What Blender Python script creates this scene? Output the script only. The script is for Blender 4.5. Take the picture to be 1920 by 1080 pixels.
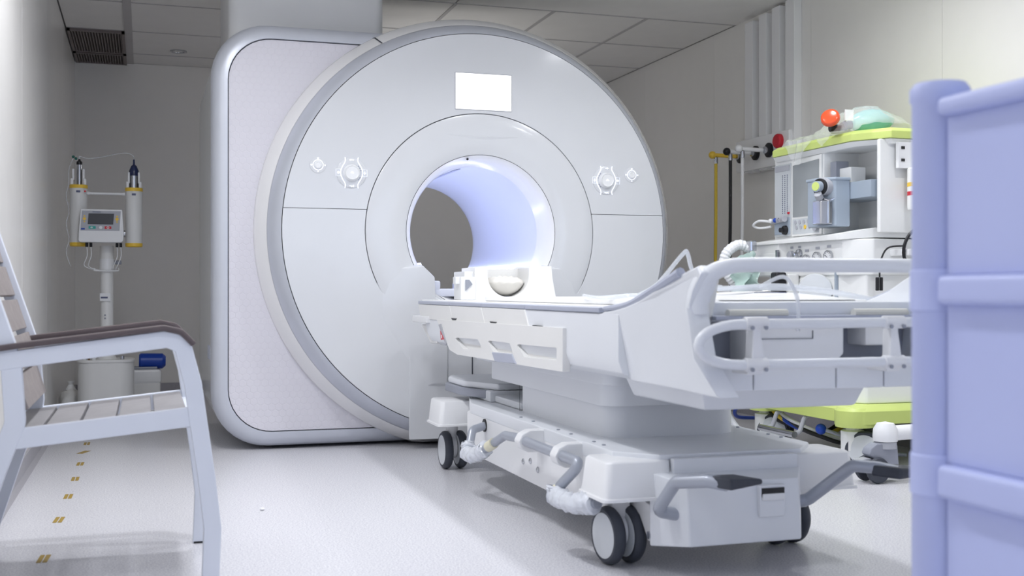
import bpy, bmesh, math, random
from mathutils import Vector, Matrix
random.seed(7)
PI = math.pi
scene = bpy.context.scene
for o in list(bpy.data.objects): bpy.data.objects.remove(o)
C = scene.collection

# ------------------------------------------------------------------ camera
FPX = 2150.0
YAW = math.atan(690 / FPX)
cd = bpy.data.cameras.new('camera'); cam = bpy.data.objects.new('camera', cd); C.objects.link(cam)
cam.location = (0, 0, 0.8); cam.rotation_euler = (PI / 2, 0, -YAW)
cd.sensor_width = 36; cd.lens = FPX / 1920 * 36; cd.shift_y = 5 / 1920; cd.clip_start = .05
cd.dof.use_dof = True; cd.dof.focus_distance = 5.6; cd.dof.aperture_fstop = 4.5
scene.camera = cam
scene.cycles.caustics_reflective = False; scene.cycles.caustics_refractive = False

# ------------------------------------------------------------------ world, lights, exposure
w = bpy.data.worlds.new('world'); scene.world = w; w.use_nodes = True
w.node_tree.nodes['Background'].inputs[0].default_value = (.6, .65, .8, 1)
w.node_tree.nodes['Background'].inputs[1].default_value = .05
vs = scene.view_settings
vs.view_transform = 'Standard'; vs.look = 'None'; vs.gamma = 1; vs.exposure = -0.37; vs.use_curve_mapping = False
def lamp(name, loc, size, power, col=(1, 1, 1), target=None, shape='DISK', size_y=None, spread=PI):
    l = bpy.data.lights.new(name, 'AREA'); l.shape = shape; l.size = size; l.energy = power; l.color = col
    if size_y: l.size_y = size_y
    l.spread = spread
    o = bpy.data.objects.new(name, l); C.objects.link(o); o.location = loc
    d = (Vector(target) - Vector(loc)) if target else Vector((0, 0, -1))
    o.rotation_euler = d.to_track_quat('-Z', 'Y').to_euler()
    return o
COOL = (.955, .97, 1.0)
for i, (x, y, p) in enumerate([(.25, 3.3, 21), (1.75, 3.45, 11), (2.9, 3.35, 10), (.10, 4.45, 19), (1.75, 4.5, 11), (2.75, 4.35, 14), (.2, 2.0, 9),  # last one added to brighten the table's left side
                                (.3, .4, 7), (1.7, .3, 7), (3.0, .3, 10), (1.0, -1.2, 7), (2.6, -1.2, 7)]):  # this row: unseen fill added around the camera, bounced off the floor
    lamp('downlight_and_fill_lamp', (x, y, 2.53), .16, p, COOL, spread=1.5 if y < 1.9 else 2.2 if 1 < x < 2 else 2.85)
# point fill added out of sight behind the scanner, lifts far wall and ceiling
pl_ = bpy.data.lights.new('rear_fill_light', 'POINT'); pl_.energy = 10; pl_.shadow_soft_size = .15; pl_.color = (1, .98, .96)
po_ = bpy.data.objects.new('rear_fill_light', pl_); C.objects.link(po_); po_.location = (1.95, 7.5, 1.75)
lamp('cool_fill_light', (1.6, -1.95, 1.5), 3.2, 25, (.56, .72, 1.0), target=(1.6, 4, 1.2), shape='RECTANGLE', size_y=1.2)  # bluish fill added behind the camera, no window is built there

# ------------------------------------------------------------------ materials
def lin(c):
    return tuple(((v / 255) / 12.92 if v / 255 <= .04045 else ((v / 255 + .055) / 1.055) ** 2.4) for v in c) + (1,)
class NT:
    def __init__(s, m): s.t = m.node_tree; s.n = s.t.nodes; s.l = s.t.links
    def new(s, k, **kw):
        n = s.n.new(k)
        for a, v in kw.items(): setattr(n, a, v)
        return n
    def link(s, a, b): s.l.new(a, b)
    def math(s, op, a, b=None):
        n = s.new('ShaderNodeMath', operation=op)
        for i, v in enumerate((a, b)):
            if v is None: continue
            if isinstance(v, (int, float)): n.inputs[i].default_value = v
            else: s.link(v, n.inputs[i])
        return n.outputs[0]
    def vm(s, op, a, b=None):
        n = s.new('ShaderNodeVectorMath', operation=op)
        for i, v in enumerate((a, b)):
            if v is None: continue
            if isinstance(v, tuple): n.inputs[i].default_value = v
            else: s.link(v, n.inputs[i])
        return n.outputs['Value'] if op == 'DOT_PRODUCT' else n.outputs[0]
def mat(name, rgb, rough=.4, metal=0., coat=0., vary=.03, scale=6., bump=0., bscale=200., trans=0., alpha=1., ior=1.45, emit=None, estr=0., spec=None):
    m = bpy.data.materials.new(name); m.use_nodes = True; N = NT(m); b = N.n['Principled BSDF']
    base = lin(rgb)
    tc = N.new('ShaderNodeTexCoord'); nz = N.new('ShaderNodeTexNoise'); nz.inputs['Scale'].default_value = scale; nz.inputs['Detail'].default_value = 4
    N.link(tc.outputs['Object'], nz.inputs['Vector'])
    r = N.new('ShaderNodeValToRGB')
    r.color_ramp.elements[0].position = .3; r.color_ramp.elements[1].position = .7
    r.color_ramp.elements[0].color = tuple(c * (1 - vary) for c in base[:3]) + (1,)
    r.color_ramp.elements[1].color = tuple(min(1, c * (1 + vary)) for c in base[:3]) + (1,)
    N.link(nz.outputs['Fac'], r.inputs['Fac']); N.link(r.outputs['Color'], b.inputs['Base Color'])
    b.inputs['Roughness'].default_value = rough; b.inputs['Metallic'].default_value = metal
    b.inputs['Coat Weight'].default_value = coat; b.inputs['Coat Roughness'].default_value = .08
    b.inputs['Transmission Weight'].default_value = trans; b.inputs['Alpha'].default_value = alpha; b.inputs['IOR'].default_value = ior
    if spec is not None: b.inputs['Specular IOR Level'].default_value = spec
    if emit: b.inputs['Emission Color'].default_value = lin(emit); b.inputs['Emission Strength'].default_value = estr
    if bump:
        n2 = N.new('ShaderNodeTexNoise'); n2.inputs['Scale'].default_value = bscale; n2.inputs['Detail'].default_value = 3
        N.link(tc.outputs['Object'], n2.inputs['Vector'])
        bp = N.new('ShaderNodeBump'); bp.inputs['Strength'].default_value = bump; bp.inputs['Distance'].default_value = .002
        N.link(n2.outputs['Fac'], bp.inputs['Height']); N.link(bp.outputs[0], b.inputs['Normal'])
    return m
M = {}
M['wall'] = mat('wall_paint', (240, 238, 234), .55, vary=.01, bump=.06, bscale=300)
M['wall_panel'] = mat('wall_panel_laminate', (242, 240, 237), .32, vary=.012)
M['ceil'] = mat('ceiling_tile', (238, 236, 233), .8, vary=.015, bump=.15, bscale=350)
M['tbar'] = mat('ceiling_bar', (190, 187, 187), .5)
M['vent'] = mat('vent_metal', (128, 118, 116), .5, .2)
M['ventdark'] = mat('vent_dark', (58, 52, 52), .7)
M['white'] = mat('white_plastic', (236, 237, 239), .32, vary=.008)
M['gloss'] = mat('gloss_white_shell', (222, 226, 230), .16, coat=.3, vary=.006)
M['face'] = mat('scanner_face', (215, 217, 221), .2, coat=.25, vary=.006)
M['lip'] = mat('pearl_white_lip', (244, 244, 245), .22, coat=.2, vary=.006)
M['silver'] = mat('brushed_silver', (208, 212, 222), .36, .35, vary=.02)
M['bore'] = mat('bore_lining', (226, 230, 244), .4, vary=.006)
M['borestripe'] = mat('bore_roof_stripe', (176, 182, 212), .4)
M['seam'] = mat('dark_seam', (58, 62, 72), .6)
M['ivory'] = mat('ivory_plastic', (232, 232, 231), .4, vary=.01)
M['table'] = mat('table_shell', (230, 233, 238), .3, vary=.008)
M['edge'] = mat('table_edge_lavender', (176, 181, 197), .35)
M['greyplastic'] = mat('grey_plastic', (150, 154, 166), .4)
M['pipe'] = mat('grey_coated_pipe', (168, 173, 184), .3, .25)
M['rubber'] = mat('dark_rubber', (62, 66, 76), .55, vary=.06, scale=40, bump=.1)
M['dark'] = mat('black_plastic', (26, 26, 30), .4)
M['hub'] = mat('wheel_disc', (216, 220, 224), .3)
M['steel'] = mat('bright_steel', (190, 192, 198), .18, .95)
M['chair'] = mat('powder_coated_aluminium', (224, 229, 240), .35, vary=.01)
M['slat'] = mat('grey_wood_slat', (150, 142, 140), .6, vary=.1, scale=30, bump=.2, bscale=120)
M['seatslat'] = mat('pale_grey_slat', (146, 144, 147), .55, vary=.06, scale=30, bump=.15, bscale=120)
M['arm'] = mat('dark_brown_armrest', (92, 82, 84), .4, vary=.06, scale=25)
M['cart'] = mat('lavender_white_plastic', (188, 196, 238), .4, vary=.012)
M['green'] = mat('lime_green_plastic', (206, 222, 128), .35, vary=.01)
M['anes'] = mat('machine_white', (242, 243, 242), .32, vary=.006)
M['anesblue'] = mat('machine_blue_grey', (164, 176, 190), .35, vary=.01)
M['screen'] = mat('screen_glass_grey', (150, 155, 158), .12, coat=.4)
M['screenlight'] = mat('flow_tube_panel', (205, 210, 214), .15, coat=.3)
M['screendark'] = mat('lcd_dark', (66, 66, 70), .2)
M['panelgrey'] = mat('panel_grey', (176, 178, 186), .4)
M['yellow'] = mat('yellow_plastic', (240, 200, 72), .4)
M['hoseyellow'] = mat('yellow_hose', (226, 196, 70), .45)
M['red'] = mat('red_plastic', (204, 36, 52), .35)
M['teal'] = mat('teal_button', (52, 170, 160), .4)
M['tealbag'] = mat('teal_silicone', (132, 208, 208), .25, alpha=.88, coat=.4, vary=.02)
M['orange'] = mat('orange_mask', (222, 78, 36), .2, coat=.4)
M['blue'] = mat('blue_plastic', (20, 66, 170), .35)
M['navy'] = mat('navy_fluid', (34, 44, 84), .2)
M['skirting'] = mat('grey_skirting', (172, 170, 176), .45, vary=.04, scale=80)
M['clear'] = mat('clear_tube', (236, 240, 246), .08, alpha=.5, coat=.5)
M['film'] = mat('clear_film', (244, 248, 248), .12, alpha=.2, coat=.5, bump=.7, bscale=45)
M['wrap'] = mat('wrap_film', (222, 226, 234), .2, coat=.4, bump=.9, bscale=60, vary=.06, scale=40)
M['tape'] = mat('cream_tape', (226, 222, 198), .5)
M['goldtape'] = mat('gold_floor_tape', (166, 138, 60), .45, vary=.1, scale=60)
M['foam'] = mat('beige_foam', (206, 206, 200), .8, bump=.2)
M['ink'] = mat('printed_ink', (96, 102, 130), .5)
M['ledwhite'] = mat('led_white', (240, 244, 255), .4, emit=(236, 240, 255), estr=.95)
M['display'] = mat('lit_display', (245, 246, 250), .3, emit=(250, 250, 252), estr=1.1)
M['ledblue'] = mat('bore_led', (220, 228, 255), .4, emit=(222, 228, 255), estr=11.0)
M['cushion'] = mat('cushion_fabric', (224, 221, 215), .7, vary=.05, scale=14, bump=.3, bscale=30)
M['brown'] = mat('brown_foot', (120, 92, 60), .5)
M['greenvalve'] = mat('dark_green_plastic', (20, 96, 88), .4)
M['mintfilm'] = mat('mint_film', (206, 232, 224), .15, alpha=.6, bump=.6, bscale=60)

# hex-embossed panel
def hex_material():
    m = mat('hex_embossed_panel', (224, 222, 230), .42, vary=.006); N = NT(m); b = N.n['Principled BSDF']
    tc = N.new('ShaderNodeTexCoord'); mp = N.new('ShaderNodeMapping'); mp.inputs['Scale'].default_value = (1, 0, 1)
    N.link(tc.outputs['Object'], mp.inputs['Vector'])
    sc = N.vm('MULTIPLY', mp.outputs[0], (28, 0, 28)); sc = N.vm('ADD', sc, (100, 0, 173.2))
    r = (1., 1., 1.7320508); h = (.5, .5, .8660254)
    a = N.vm('SUBTRACT', N.vm('MODULO', sc, r), h)
    bb = N.vm('SUBTRACT', N.vm('MODULO', N.vm('SUBTRACT', sc, h), r), h)
    zero = (1, 0, 1); a = N.vm('MULTIPLY', a, zero); bb = N.vm('MULTIPLY', bb, zero)
    cmp_ = N.math('LESS_THAN', N.vm('DOT_PRODUCT', a, a), N.vm('DOT_PRODUCT', bb, bb))
    mx = N.new('ShaderNodeMix', data_type='VECTOR'); N.link(cmp_, mx.inputs[0]); N.link(bb, mx.inputs[4]); N.link(a, mx.inputs[5])
    g = N.vm('ABSOLUTE', mx.outputs[1])
    d1 = N.vm('DOT_PRODUCT', g, (.5, 0, .8660254)); d2 = N.vm('DOT_PRODUCT', g, (1, 0, 0))
    d = N.math('MAXIMUM', d1, d2)
    mr = N.new('ShaderNodeMapRange'); N.link(d, mr.inputs[0]); mr.inputs[1].default_value = .40; mr.inputs[2].default_value = .5; mr.inputs[3].default_value = 1; mr.inputs[4].default_value = 0
    bp = N.new('ShaderNodeBump'); bp.inputs['Strength'].default_value = .35; bp.inputs['Distance'].default_value = .002
    N.link(mr.outputs[0], bp.inputs['Height']); N.link(bp.outputs[0], b.inputs['Normal'])
    return m
M['hex'] = hex_material()
# speckled vinyl floor
def floor_material():
    m = bpy.data.materials.new('speckled_vinyl'); m.use_nodes = True; N = NT(m); b = N.n['Principled BSDF']
    tc = N.new('ShaderNodeTexCoord')
    n1 = N.new('ShaderNodeTexNoise'); n1.inputs['Scale'].default_value = 170; n1.inputs['Detail'].default_value = 3; n1.inputs['Roughness'].default_value = .7
    n2 = N.new('ShaderNodeTexVoronoi'); n2.inputs['Scale'].default_value = 210
    for n in (n1, n2): N.link(tc.outputs['Object'], n.inputs['Vector'])
    r = N.new('ShaderNodeValToRGB'); e = r.color_ramp.elements
    e[0].position = .36; e[0].color = lin((184, 183, 193)); e[1].position = .60; e[1].color = lin((232, 232, 235))
    N.link(n1.outputs['Fac'], r.inputs['Fac'])
    r2 = N.new('ShaderNodeValToRGB'); e = r2.color_ramp.elements
    e[0].position = .08; e[0].color = (.82, .82, .85, 1); e[1].position = .3; e[1].color = (1, 1, 1, 1)
    N.link(n2.outputs['Distance'], r2.inputs['Fac'])
    mx = N.new('ShaderNodeMix', data_type='RGBA', blend_type='MULTIPLY'); mx.inputs[0].default_value = .8
    N.link(r.outputs[0], mx.inputs[6]); N.link(r2.outputs[0], mx.inputs[7]); N.link(mx.outputs[2], b.inputs['Base Color'])
    b.inputs['Roughness'].default_value = .3
    bp = N.new('ShaderNodeBump'); bp.inputs['Strength'].default_value = .05; bp.inputs['Distance'].default_value = .001
    N.link(n1.outputs['Fac'], bp.inputs['Height']); N.link(bp.outputs[0], b.inputs['Normal'])
    return m
M['floor'] = floor_material()

# ------------------------------------------------------------------ geometry helpers
ORG = {}
def V(*a): return Vector(a)
def rrect(x0, x1, y0, y1, r, n=6):
    pts = []
    for cx, cy, a0 in ((x1 - r, y1 - r, 0), (x0 + r, y1 - r, PI / 2), (x0 + r, y0 + r, PI), (x1 - r, y0 + r, 1.5 * PI)):
        for k in range(n + 1):
            a = a0 + k / n * PI / 2; pts.append((cx + r * math.cos(a), cy + r * math.sin(a)))
    return pts
def fillet(pts, rad, n=6, closed=False):
    P = [Vector(p) for p in pts]; out = []; L = len(P)
    for i, p in enumerate(P):
        if not closed and i in (0, L - 1): out.append(p); continue
        a, b = P[i - 1], P[(i + 1) % L]
        u, v = (a - p), (b - p); lu, lv = u.length, v.length
        if lu < 1e-9 or lv < 1e-9: out.append(p); continue
        u /= lu; v /= lv; ang = u.angle(v)
        if ang > PI - .02: out.append(p); continue
        d = min(rad / math.tan(ang / 2), lu * .49, lv * .49); s, e = p + u * d, p + v * d
        for k in range(n + 1):
            t = k / n; out.append(s * (1 - t) ** 2 + p * 2 * t * (1 - t) + e * t * t)
    return out
def smooth_path(pts, n=6):
    P = [Vector(p) for p in pts]; out = []
    for i in range(len(P) - 1):
        a, b, c, d = P[max(i - 1, 0)], P[i], P[i + 1], P[min(i + 2, len(P) - 1)]
        for k in range(n):
            t = k / n
            out.append(.5 * ((2 * b) + (c - a) * t + (2 * a - 5 * b + 4 * c - d) * t * t + (3 * b - a - 3 * c + d) * t ** 3))
    out.append(P[-1]); return out
class G:
    def __init__(s): s.v = []; s.f = []
    def add(s, vs_, fs):
        o = len(s.v); s.v += [tuple(p) for p in vs_]; s.f += [tuple(i + o for i in f) for f in fs]; return s
    def box(s, x0, x1, y0, y1, z0, z1):
        vs_ = [(x, y, z) for z in (z0, z1) for y in (y0, y1) for x in (x0, x1)]
        return s.add(vs_, [(0, 2, 3, 1), (4, 5, 7, 6), (0, 1, 5, 4), (2, 6, 7, 3), (0, 4, 6, 2), (1, 3, 7, 5)])
    def loft(s, rings, cap=True, closed=False):
        n = len(rings[0]); vs_ = [p for r in rings for p in r]; fs = []
        m = len(rings)
        for i in range(m if closed else m - 1):
            j = (i + 1) % m
            for k in range(n):
                l = (k + 1) % n; fs.append((i * n + k, i * n + l, j * n + l, j * n + k))
        if cap and not closed:
            fs.append(tuple(reversed(range(n)))); fs.append(tuple((m - 1) * n + k for k in range(n)))
        return s.add(vs_, fs)
    def prism(s, poly, axis, a0, a1):
        f = {'x': lambda p, a: (a, p[0], p[1]), 'y': lambda p, a: (p[0], a, p[1]), 'z': lambda p, a: (p[0], p[1], a)}[axis]
        return s.loft([[f(p, a0) for p in poly], [f(p, a1) for p in poly]])
    def tube(s, pts, r, seg=10, cap=True, closed=False):
        P = [Vector(p) for p in pts]; L = len(P)
        rr = r if isinstance(r, (list, tuple)) else [r] * L
        rings = []; up = None
        for i, p in enumerate(P):
            if closed: t = P[(i + 1) % L] - P[i - 1]
            else: t = P[min(i + 1, L - 1)] - P[max(i - 1, 0)]
            t.normalize()
            if up is None:
                up = Vector((0, 0, 1)) if abs(t.z) < .9 else Vector((1, 0, 0))
            up = (up - t * up.dot(t)).normalized(); sd = t.cross(up)
            rings.append([p + (up * math.cos(2 * PI * k / seg) + sd * math.sin(2 * PI * k / seg)) * rr[i] for k in range(seg)])
        return s.loft(rings, cap, closed)
    def lathe(s, prof, c, axis=(0, 0, 1), seg=32, cap=True):
        ax = Vector(axis).normalized(); u = Vector((1, 0, 0)) if abs(ax.x) < .9 else Vector((0, 1, 0))
        u = (u - ax * u.dot(ax)).normalized(); w_ = ax.cross(u); c = Vector(c)
        rings = [[c + ax * a + (u * math.cos(2 * PI * k / seg) + w_ * math.sin(2 * PI * k / seg)) * max(r, 1e-5) for k in range(seg)] for r, a in prof]
        return s.loft(rings, cap)
    def cyl(s, c, r, h, axis=(0, 0, 1), seg=24): return s.lathe([(r, 0), (r, h)], c, axis, seg)
    def sphere(s, c, r, sx=1, sy=1, sz=1, seg=20, rings=12):
        prof = [(math.sin(PI * k / rings), -math.cos(PI * k / rings)) for k in range(rings + 1)]
        o = len(s.v); s.lathe(prof, (0, 0, 0), (0, 0, 1), seg, cap=False); c = Vector(c)
        for i in range(o, len(s.v)):
            p = s.v[i]; s.v[i] = (c.x + p[0] * r * sx, c.y + p[1] * r * sy, c.z + p[2] * r * sz)
        return s
    def xf(s, mtx):
        s.v = [tuple(mtx @ Vector(p)) for p in s.v]; return s
    def mirror_x(s, xc):
        n = len(s.v); fs = [tuple(i + n for i in reversed(f)) for f in s.f]
        s.v += [(2 * xc - p[0], p[1], p[2]) for p in s.v]; s.f += fs; return s
    def build(s, name, m, parent=None, bevel=0., seg=2, ang=35, sub=0, label=None, cat=None, group=None, kind=None, wn=True, flat=False):
        bm = bmesh.new(); vv = [bm.verts.new(p) for p in s.v]
        for f in s.f:
            try: bm.faces.new([vv[i] for i in f])
            except ValueError: pass
        bmesh.ops.remove_doubles(bm, verts=bm.verts, dist=1e-5)
        bmesh.ops.dissolve_degenerate(bm, edges=bm.edges, dist=1e-6)
        bmesh.ops.recalc_face_normals(bm, faces=bm.faces)
        if bevel:
            ed = [e for e in bm.edges if len(e.link_faces) == 2 and e.calc_face_angle(0) > math.radians(28)]
            bmesh.ops.bevel(bm, geom=ed, offset=bevel, segments=seg, profile=.5, affect='EDGES', clamp_overlap=True)
        xs = [v.co for v in bm.verts]
        lo = Vector([min(p[i] for p in xs) for i in range(3)]); hi = Vector([max(p[i] for p in xs) for i in range(3)])
        c = (lo + hi) / 2
        if parent is None: c.z = lo.z
        bmesh.ops.translate(bm, vec=-c, verts=bm.verts)
        me = bpy.data.meshes.new(name); bm.to_mesh(me); bm.free()
        if not flat:
            me.shade_smooth(); me.set_sharp_from_angle(angle=math.radians(ang))
        me.materials.append(M[m] if isinstance(m, str) else m)
        o = bpy.data.objects.new(name, me); C.objects.link(o)
        if bevel and wn:
            md = o.modifiers.new('normals', 'WEIGHTED_NORMAL'); md.keep_sharp = True
        if sub:
            md = o.modifiers.new('subdivision', 'SUBSURF'); md.levels = sub; md.render_levels = sub
        ORG[o.name] = c.copy()
        if parent: o.parent = parent; o.location = c - ORG[parent.name]
        else: o.location = c
        tag(o, label, cat, group, kind)
        return o
def tag(o, label=None, cat=None, group=None, kind=None):
    if label: o['label'] = label
    if cat: o['category'] = cat
    if group: o['group'] = group
    if kind: o['kind'] = kind
    return o
def thing(name, label, cat, loc, group=None):
    o = bpy.data.objects.new(name, None); C.objects.link(o); o.location = loc; o.empty_display_size = .1
    ORG[o.name] = Vector(loc); return tag(o, label, cat, group)
def copy_tree(o, parent=None):
    c = o.copy(); C.objects.link(c); c.parent = parent
    for ch in list(o.children): copy_tree(ch, c)
    return c
def cut(o, cutter):
    """subtract the cutter geometry from o and keep the result as o's mesh"""
    bm = bmesh.new(); vv = [bm.verts.new(p) for p in cutter.v]
    for f in cutter.f: bm.faces.new([vv[i] for i in f])
    bmesh.ops.recalc_face_normals(bm, faces=bm.faces)
    wo = Vector(ORG[o.name]); bmesh.ops.translate(bm, vec=-wo, verts=bm.verts)
    me = bpy.data.meshes.new('cutter'); bm.to_mesh(me); bm.free()
    t = bpy.data.objects.new('cutter', me); C.objects.link(t)
    old_par, old_loc = o.parent, o.location.copy()
    o.parent = None; o.location = (0, 0, 0)
    for md in list(o.modifiers): o.modifiers.remove(md)
    md = o.modifiers.new('cut', 'BOOLEAN'); md.object = t; md.operation = 'DIFFERENCE'; md.solver = 'EXACT'
    dg = bpy.context.evaluated_depsgraph_get(); dg.update()
    nm = bpy.data.meshes.new_from_object(o.evaluated_get(dg))
    o.modifiers.clear(); old = o.data; o.data = nm; nm.shade_smooth(); nm.set_sharp_from_angle(angle=math.radians(25))
    o.parent = old_par; o.location = old_loc
    bpy.data.objects.remove(t)

# ------------------------------------------------------------------ the room
XL, XR, YF, YB, ZC = -.5, 3.72, 9.3, -2.0, 2.55
G().box(XL - .3, XR + .3, YB - .3, YF + .3, -.1, 0).build('floor', 'floor', kind='structure')
wl = G().box(XL - .2, XL - .022, YB, YF, 0, ZC).build('wall_left', 'seam', kind='structure')
y = YB
seams = [.15, 1.45, 2.75, 4.05, 5.35, 6.65, 7.95, YF]
for s_ in seams:
    G().box(XL - .02, XL, y + .0015, s_ - .0015, .0, ZC).build('wall_panel', 'wall_panel', wl, bevel=.001, seg=1); y = s_
G().box(XL, XR, YF, YF + .2, 0, ZC).build('wall_far', 'wall', kind='structure')
wr = G().box(XR + .012, XR + .2, YB, YF, 0, ZC).build('wall_right', 'seam', kind='structure')
y = YB
for s_ in [1.1, 2.3, 3.5, 4.7, 5.86, 7.06, 8.2, YF]:
    G().box(XR, XR + .012, y + .001, s_ - .001, 0, ZC).build('wall_panel', 'wall', wr); y = s_
G().box(XL, XR, YB - .2, YB, 0, ZC).build('wall_front', 'wall', kind='structure')
G().box(XL, XL + .012, YB, YF, 0, .085).prism([(XL, 0), (XL + .03, 0), (XL + .014, .014), (XL, .03)], 'y', YB, YF).build('baseboard_left', 'skirting', kind='structure')
G().box(XL, XR, YF - .012, YF, 0, .085).build('baseboard_far', 'skirting', kind='structure')
G().box(XR - .012, XR, YB, YF, 0, .085).build('baseboard_right', 'skirting', kind='structure')
ce = G().box(XL - .3, XR + .3, YB - .3, YF + .3, ZC + .02, ZC + .2).build('ceiling', 'tbar', kind='structure')
GX = [XL, -.1, .535, 1.17, 1.81, 2.445, 3.08, XR]
for i in range(7):
    left = i < 3
    rows = [5.73, 6.53, 7.336, 8.145, 8.91, YF] if left else [6.75, 7.52, 8.285, 9.05, YF]
    if i == 3: rows = [5.98] + rows
    x0, x1 = GX[i], GX[i + 1]
    for a, b in zip(rows, rows[1:]):
        if i == 0 and a > 7.5: continue        # return-air grilles sit here
        G().box(x0 + .008, x1 - .008, a + .006, b - .006, ZC, ZC + .03).build('ceiling_tile', 'ceil', ce, bevel=.002, seg=1)
    G().box(x0, x1, YB, rows[0] - .006, ZC, ZC + .03).build('ceiling_panel', 'ceil', ce)
    if i: G().box(x0 - .011, x0 + .011, rows[0], YF, ZC - .004, ZC + .025).build('ceiling_bar', 'tbar', ce)
    for a in rows[:-1]:
        G().box(x0 + .011, x1 - .011, a - .008, a + .008, ZC - .003, ZC + .025).build('ceiling_bar', 'tbar', ce)
G().box(-.125, -.075, 5.73, YF, ZC - .006, ZC).build('ceiling_bar', 'tbar', ce)
for (a, b, lab) in ((8.15, 8.86, 'large square return-air grille in ceiling nearest the left wall'), (8.91, 9.29, 'narrow return-air grille in ceiling against the far wall')):
    t = thing('ceiling_vent', lab, 'vent', (-.3, (a + b) / 2, ZC - .02))
    G().box(XL + .03, -.13, a, b, ZC - .002, ZC + .02).build('backing', 'ventdark', t)
    fr = G().box(XL + .01, -.125, a, a + .02, ZC - .02, ZC).box(XL + .01, -.125, b - .02, b, ZC - .02, ZC)
    fr.box(XL + .01, XL + .03, a, b, ZC - .02, ZC).box(-.145, -.125, a, b, ZC - .02, ZC).build('vent_frame', 'vent', t)
    n = 18
    for k in range(n):
        x = XL + .035 + (k + .5) * (.33 / n)
        G().prism([(x - .008, ZC - .018), (x - .004, ZC - .018), (x + .006, ZC - .004), (x + .002, ZC - .004)], 'y', a + .02, b - .02).build('slat', 'vent', t)
t = thing('recessed_downlight', 'small switched-off recessed downlight in the ceiling left of the scanner', 'downlight', (.24, 8.72, ZC - .01))
G().lathe([(.045, 0), (.06, 0), (.06, -.008), (.042, -.006), (.036, .02)], (.24, 8.72, ZC), (0, 0, 1), 24, cap=False).build('trim_ring', 'steel', t)
G().lathe([(.0, .005), (.036, .012)], (.24, 8.72, ZC), (0, 0, 1), 20, cap=False).build('lamp_glass', 'panelgrey', t)

# square duct boxed in above the scanner
dk = G().prism(rrect(.425, 1.255, 6.2, 6.95, .06, 5), 'z', 2.1, ZC).build('trim_1', 'white', kind='structure')

# floor tape marks
for k, (yy, xx, rz) in enumerate([(3.683, -.285, .05), (4.292, -.283, .06), (4.769, -.28, .02), (5.206, -.278, .0), (5.648, -.28, .02), (6.053, -.284, .35), (6.385, -.284, .0), (6.685, -.286, 0)]):
    ordn = ['first', 'second', 'third', 'fourth', 'fifth', 'sixth', 'seventh', 'eighth'][k]
    t = thing('floor_tape_mark', '%s gold tape mark on the floor, counted from the camera' % ordn, 'tape', (xx, yy, 0), 'gold tape marks in a row along the left wall')
    Mx = Matrix.Translation((xx, yy, 0)) @ Matrix.Rotation(-rz, 4, 'Z')
    for sx in (-1, 1):
        G().box(sx * .0085 - .0065, sx * .0085 + .0065, -.05, .05, .0002, .0012).xf(Mx).build('tape_strip', 'goldtape', t)

# ------------------------------------------------------------------ MRI scanner
XM, ZM = 1.655, 1.10
mri = thing('mri_scanner', 'large white MRI scanner with round front face and silver ring', 'MRI scanner', (XM, 6.4, 0))
def circ(R, y, n=128, zmin=.012): return [(XM + R * math.cos(2 * PI * k / n), y, max(zmin, ZM + R * math.sin(2 * PI * k / n))) for k in range(n)]
SQ = dict(x0=.318, x1=1.75, z0=.012, z1=2.145, r=.28)
def sq(off, y): return [(p[0], y, p[1]) for p in rrect(SQ['x0'] + off, SQ['x1'], SQ['z0'] + off, SQ['z1'] - off, SQ['r'] - off * .8, 10)]
body = G().loft([sq(.0, 5.93), sq(0, 6.3), sq(.0, 7.12), sq(.04, 7.16)]).build('magnet_body', 'gloss', mri, ang=30)
cr = G().loft([circ(1.125, 5.86), circ(1.125, 7.1), circ(1.09, 7.15)]).build('magnet_drum', 'gloss', mri, ang=30)
def sqo(off, y):          # the same outline left open on the side hidden by the round front
    p = sq(off, y); return [(1.35, y, p[10][2])] + p[11:33] + [(1.35, y, p[33][2])]
def strip(rings):
    n = len(rings[0]); g = G()
    return g.add([p for r in rings for p in r], [(i * n + k, i * n + k + 1, (i + 1) * n + k + 1, (i + 1) * n + k) for i in range(len(rings) - 1) for k in range(n - 1)])
strip([sqo(.0, 5.93), sqo(.006, 5.895), sqo(.022, 5.868), sqo(.05, 5.852), sqo(.078, 5.85), sqo(.079, 5.87)]).build('square_silver_frame', 'silver', mri, ang=60)
strip([sqo(.079, 5.866), sqo(.083, 5.866)]).build('frame_seam', 'seam', mri)
G().loft([sq(.083, 5.86), sq(.083, 5.94)]).build('hexagon_panel', 'hex', mri)
sd = G().box(.313, .3185, 6.02, 6.028, .45, .52).box(.313, .3185, 6.12, 6.128, .45, .52).build('side_latch', 'greyplastic', mri)
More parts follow.
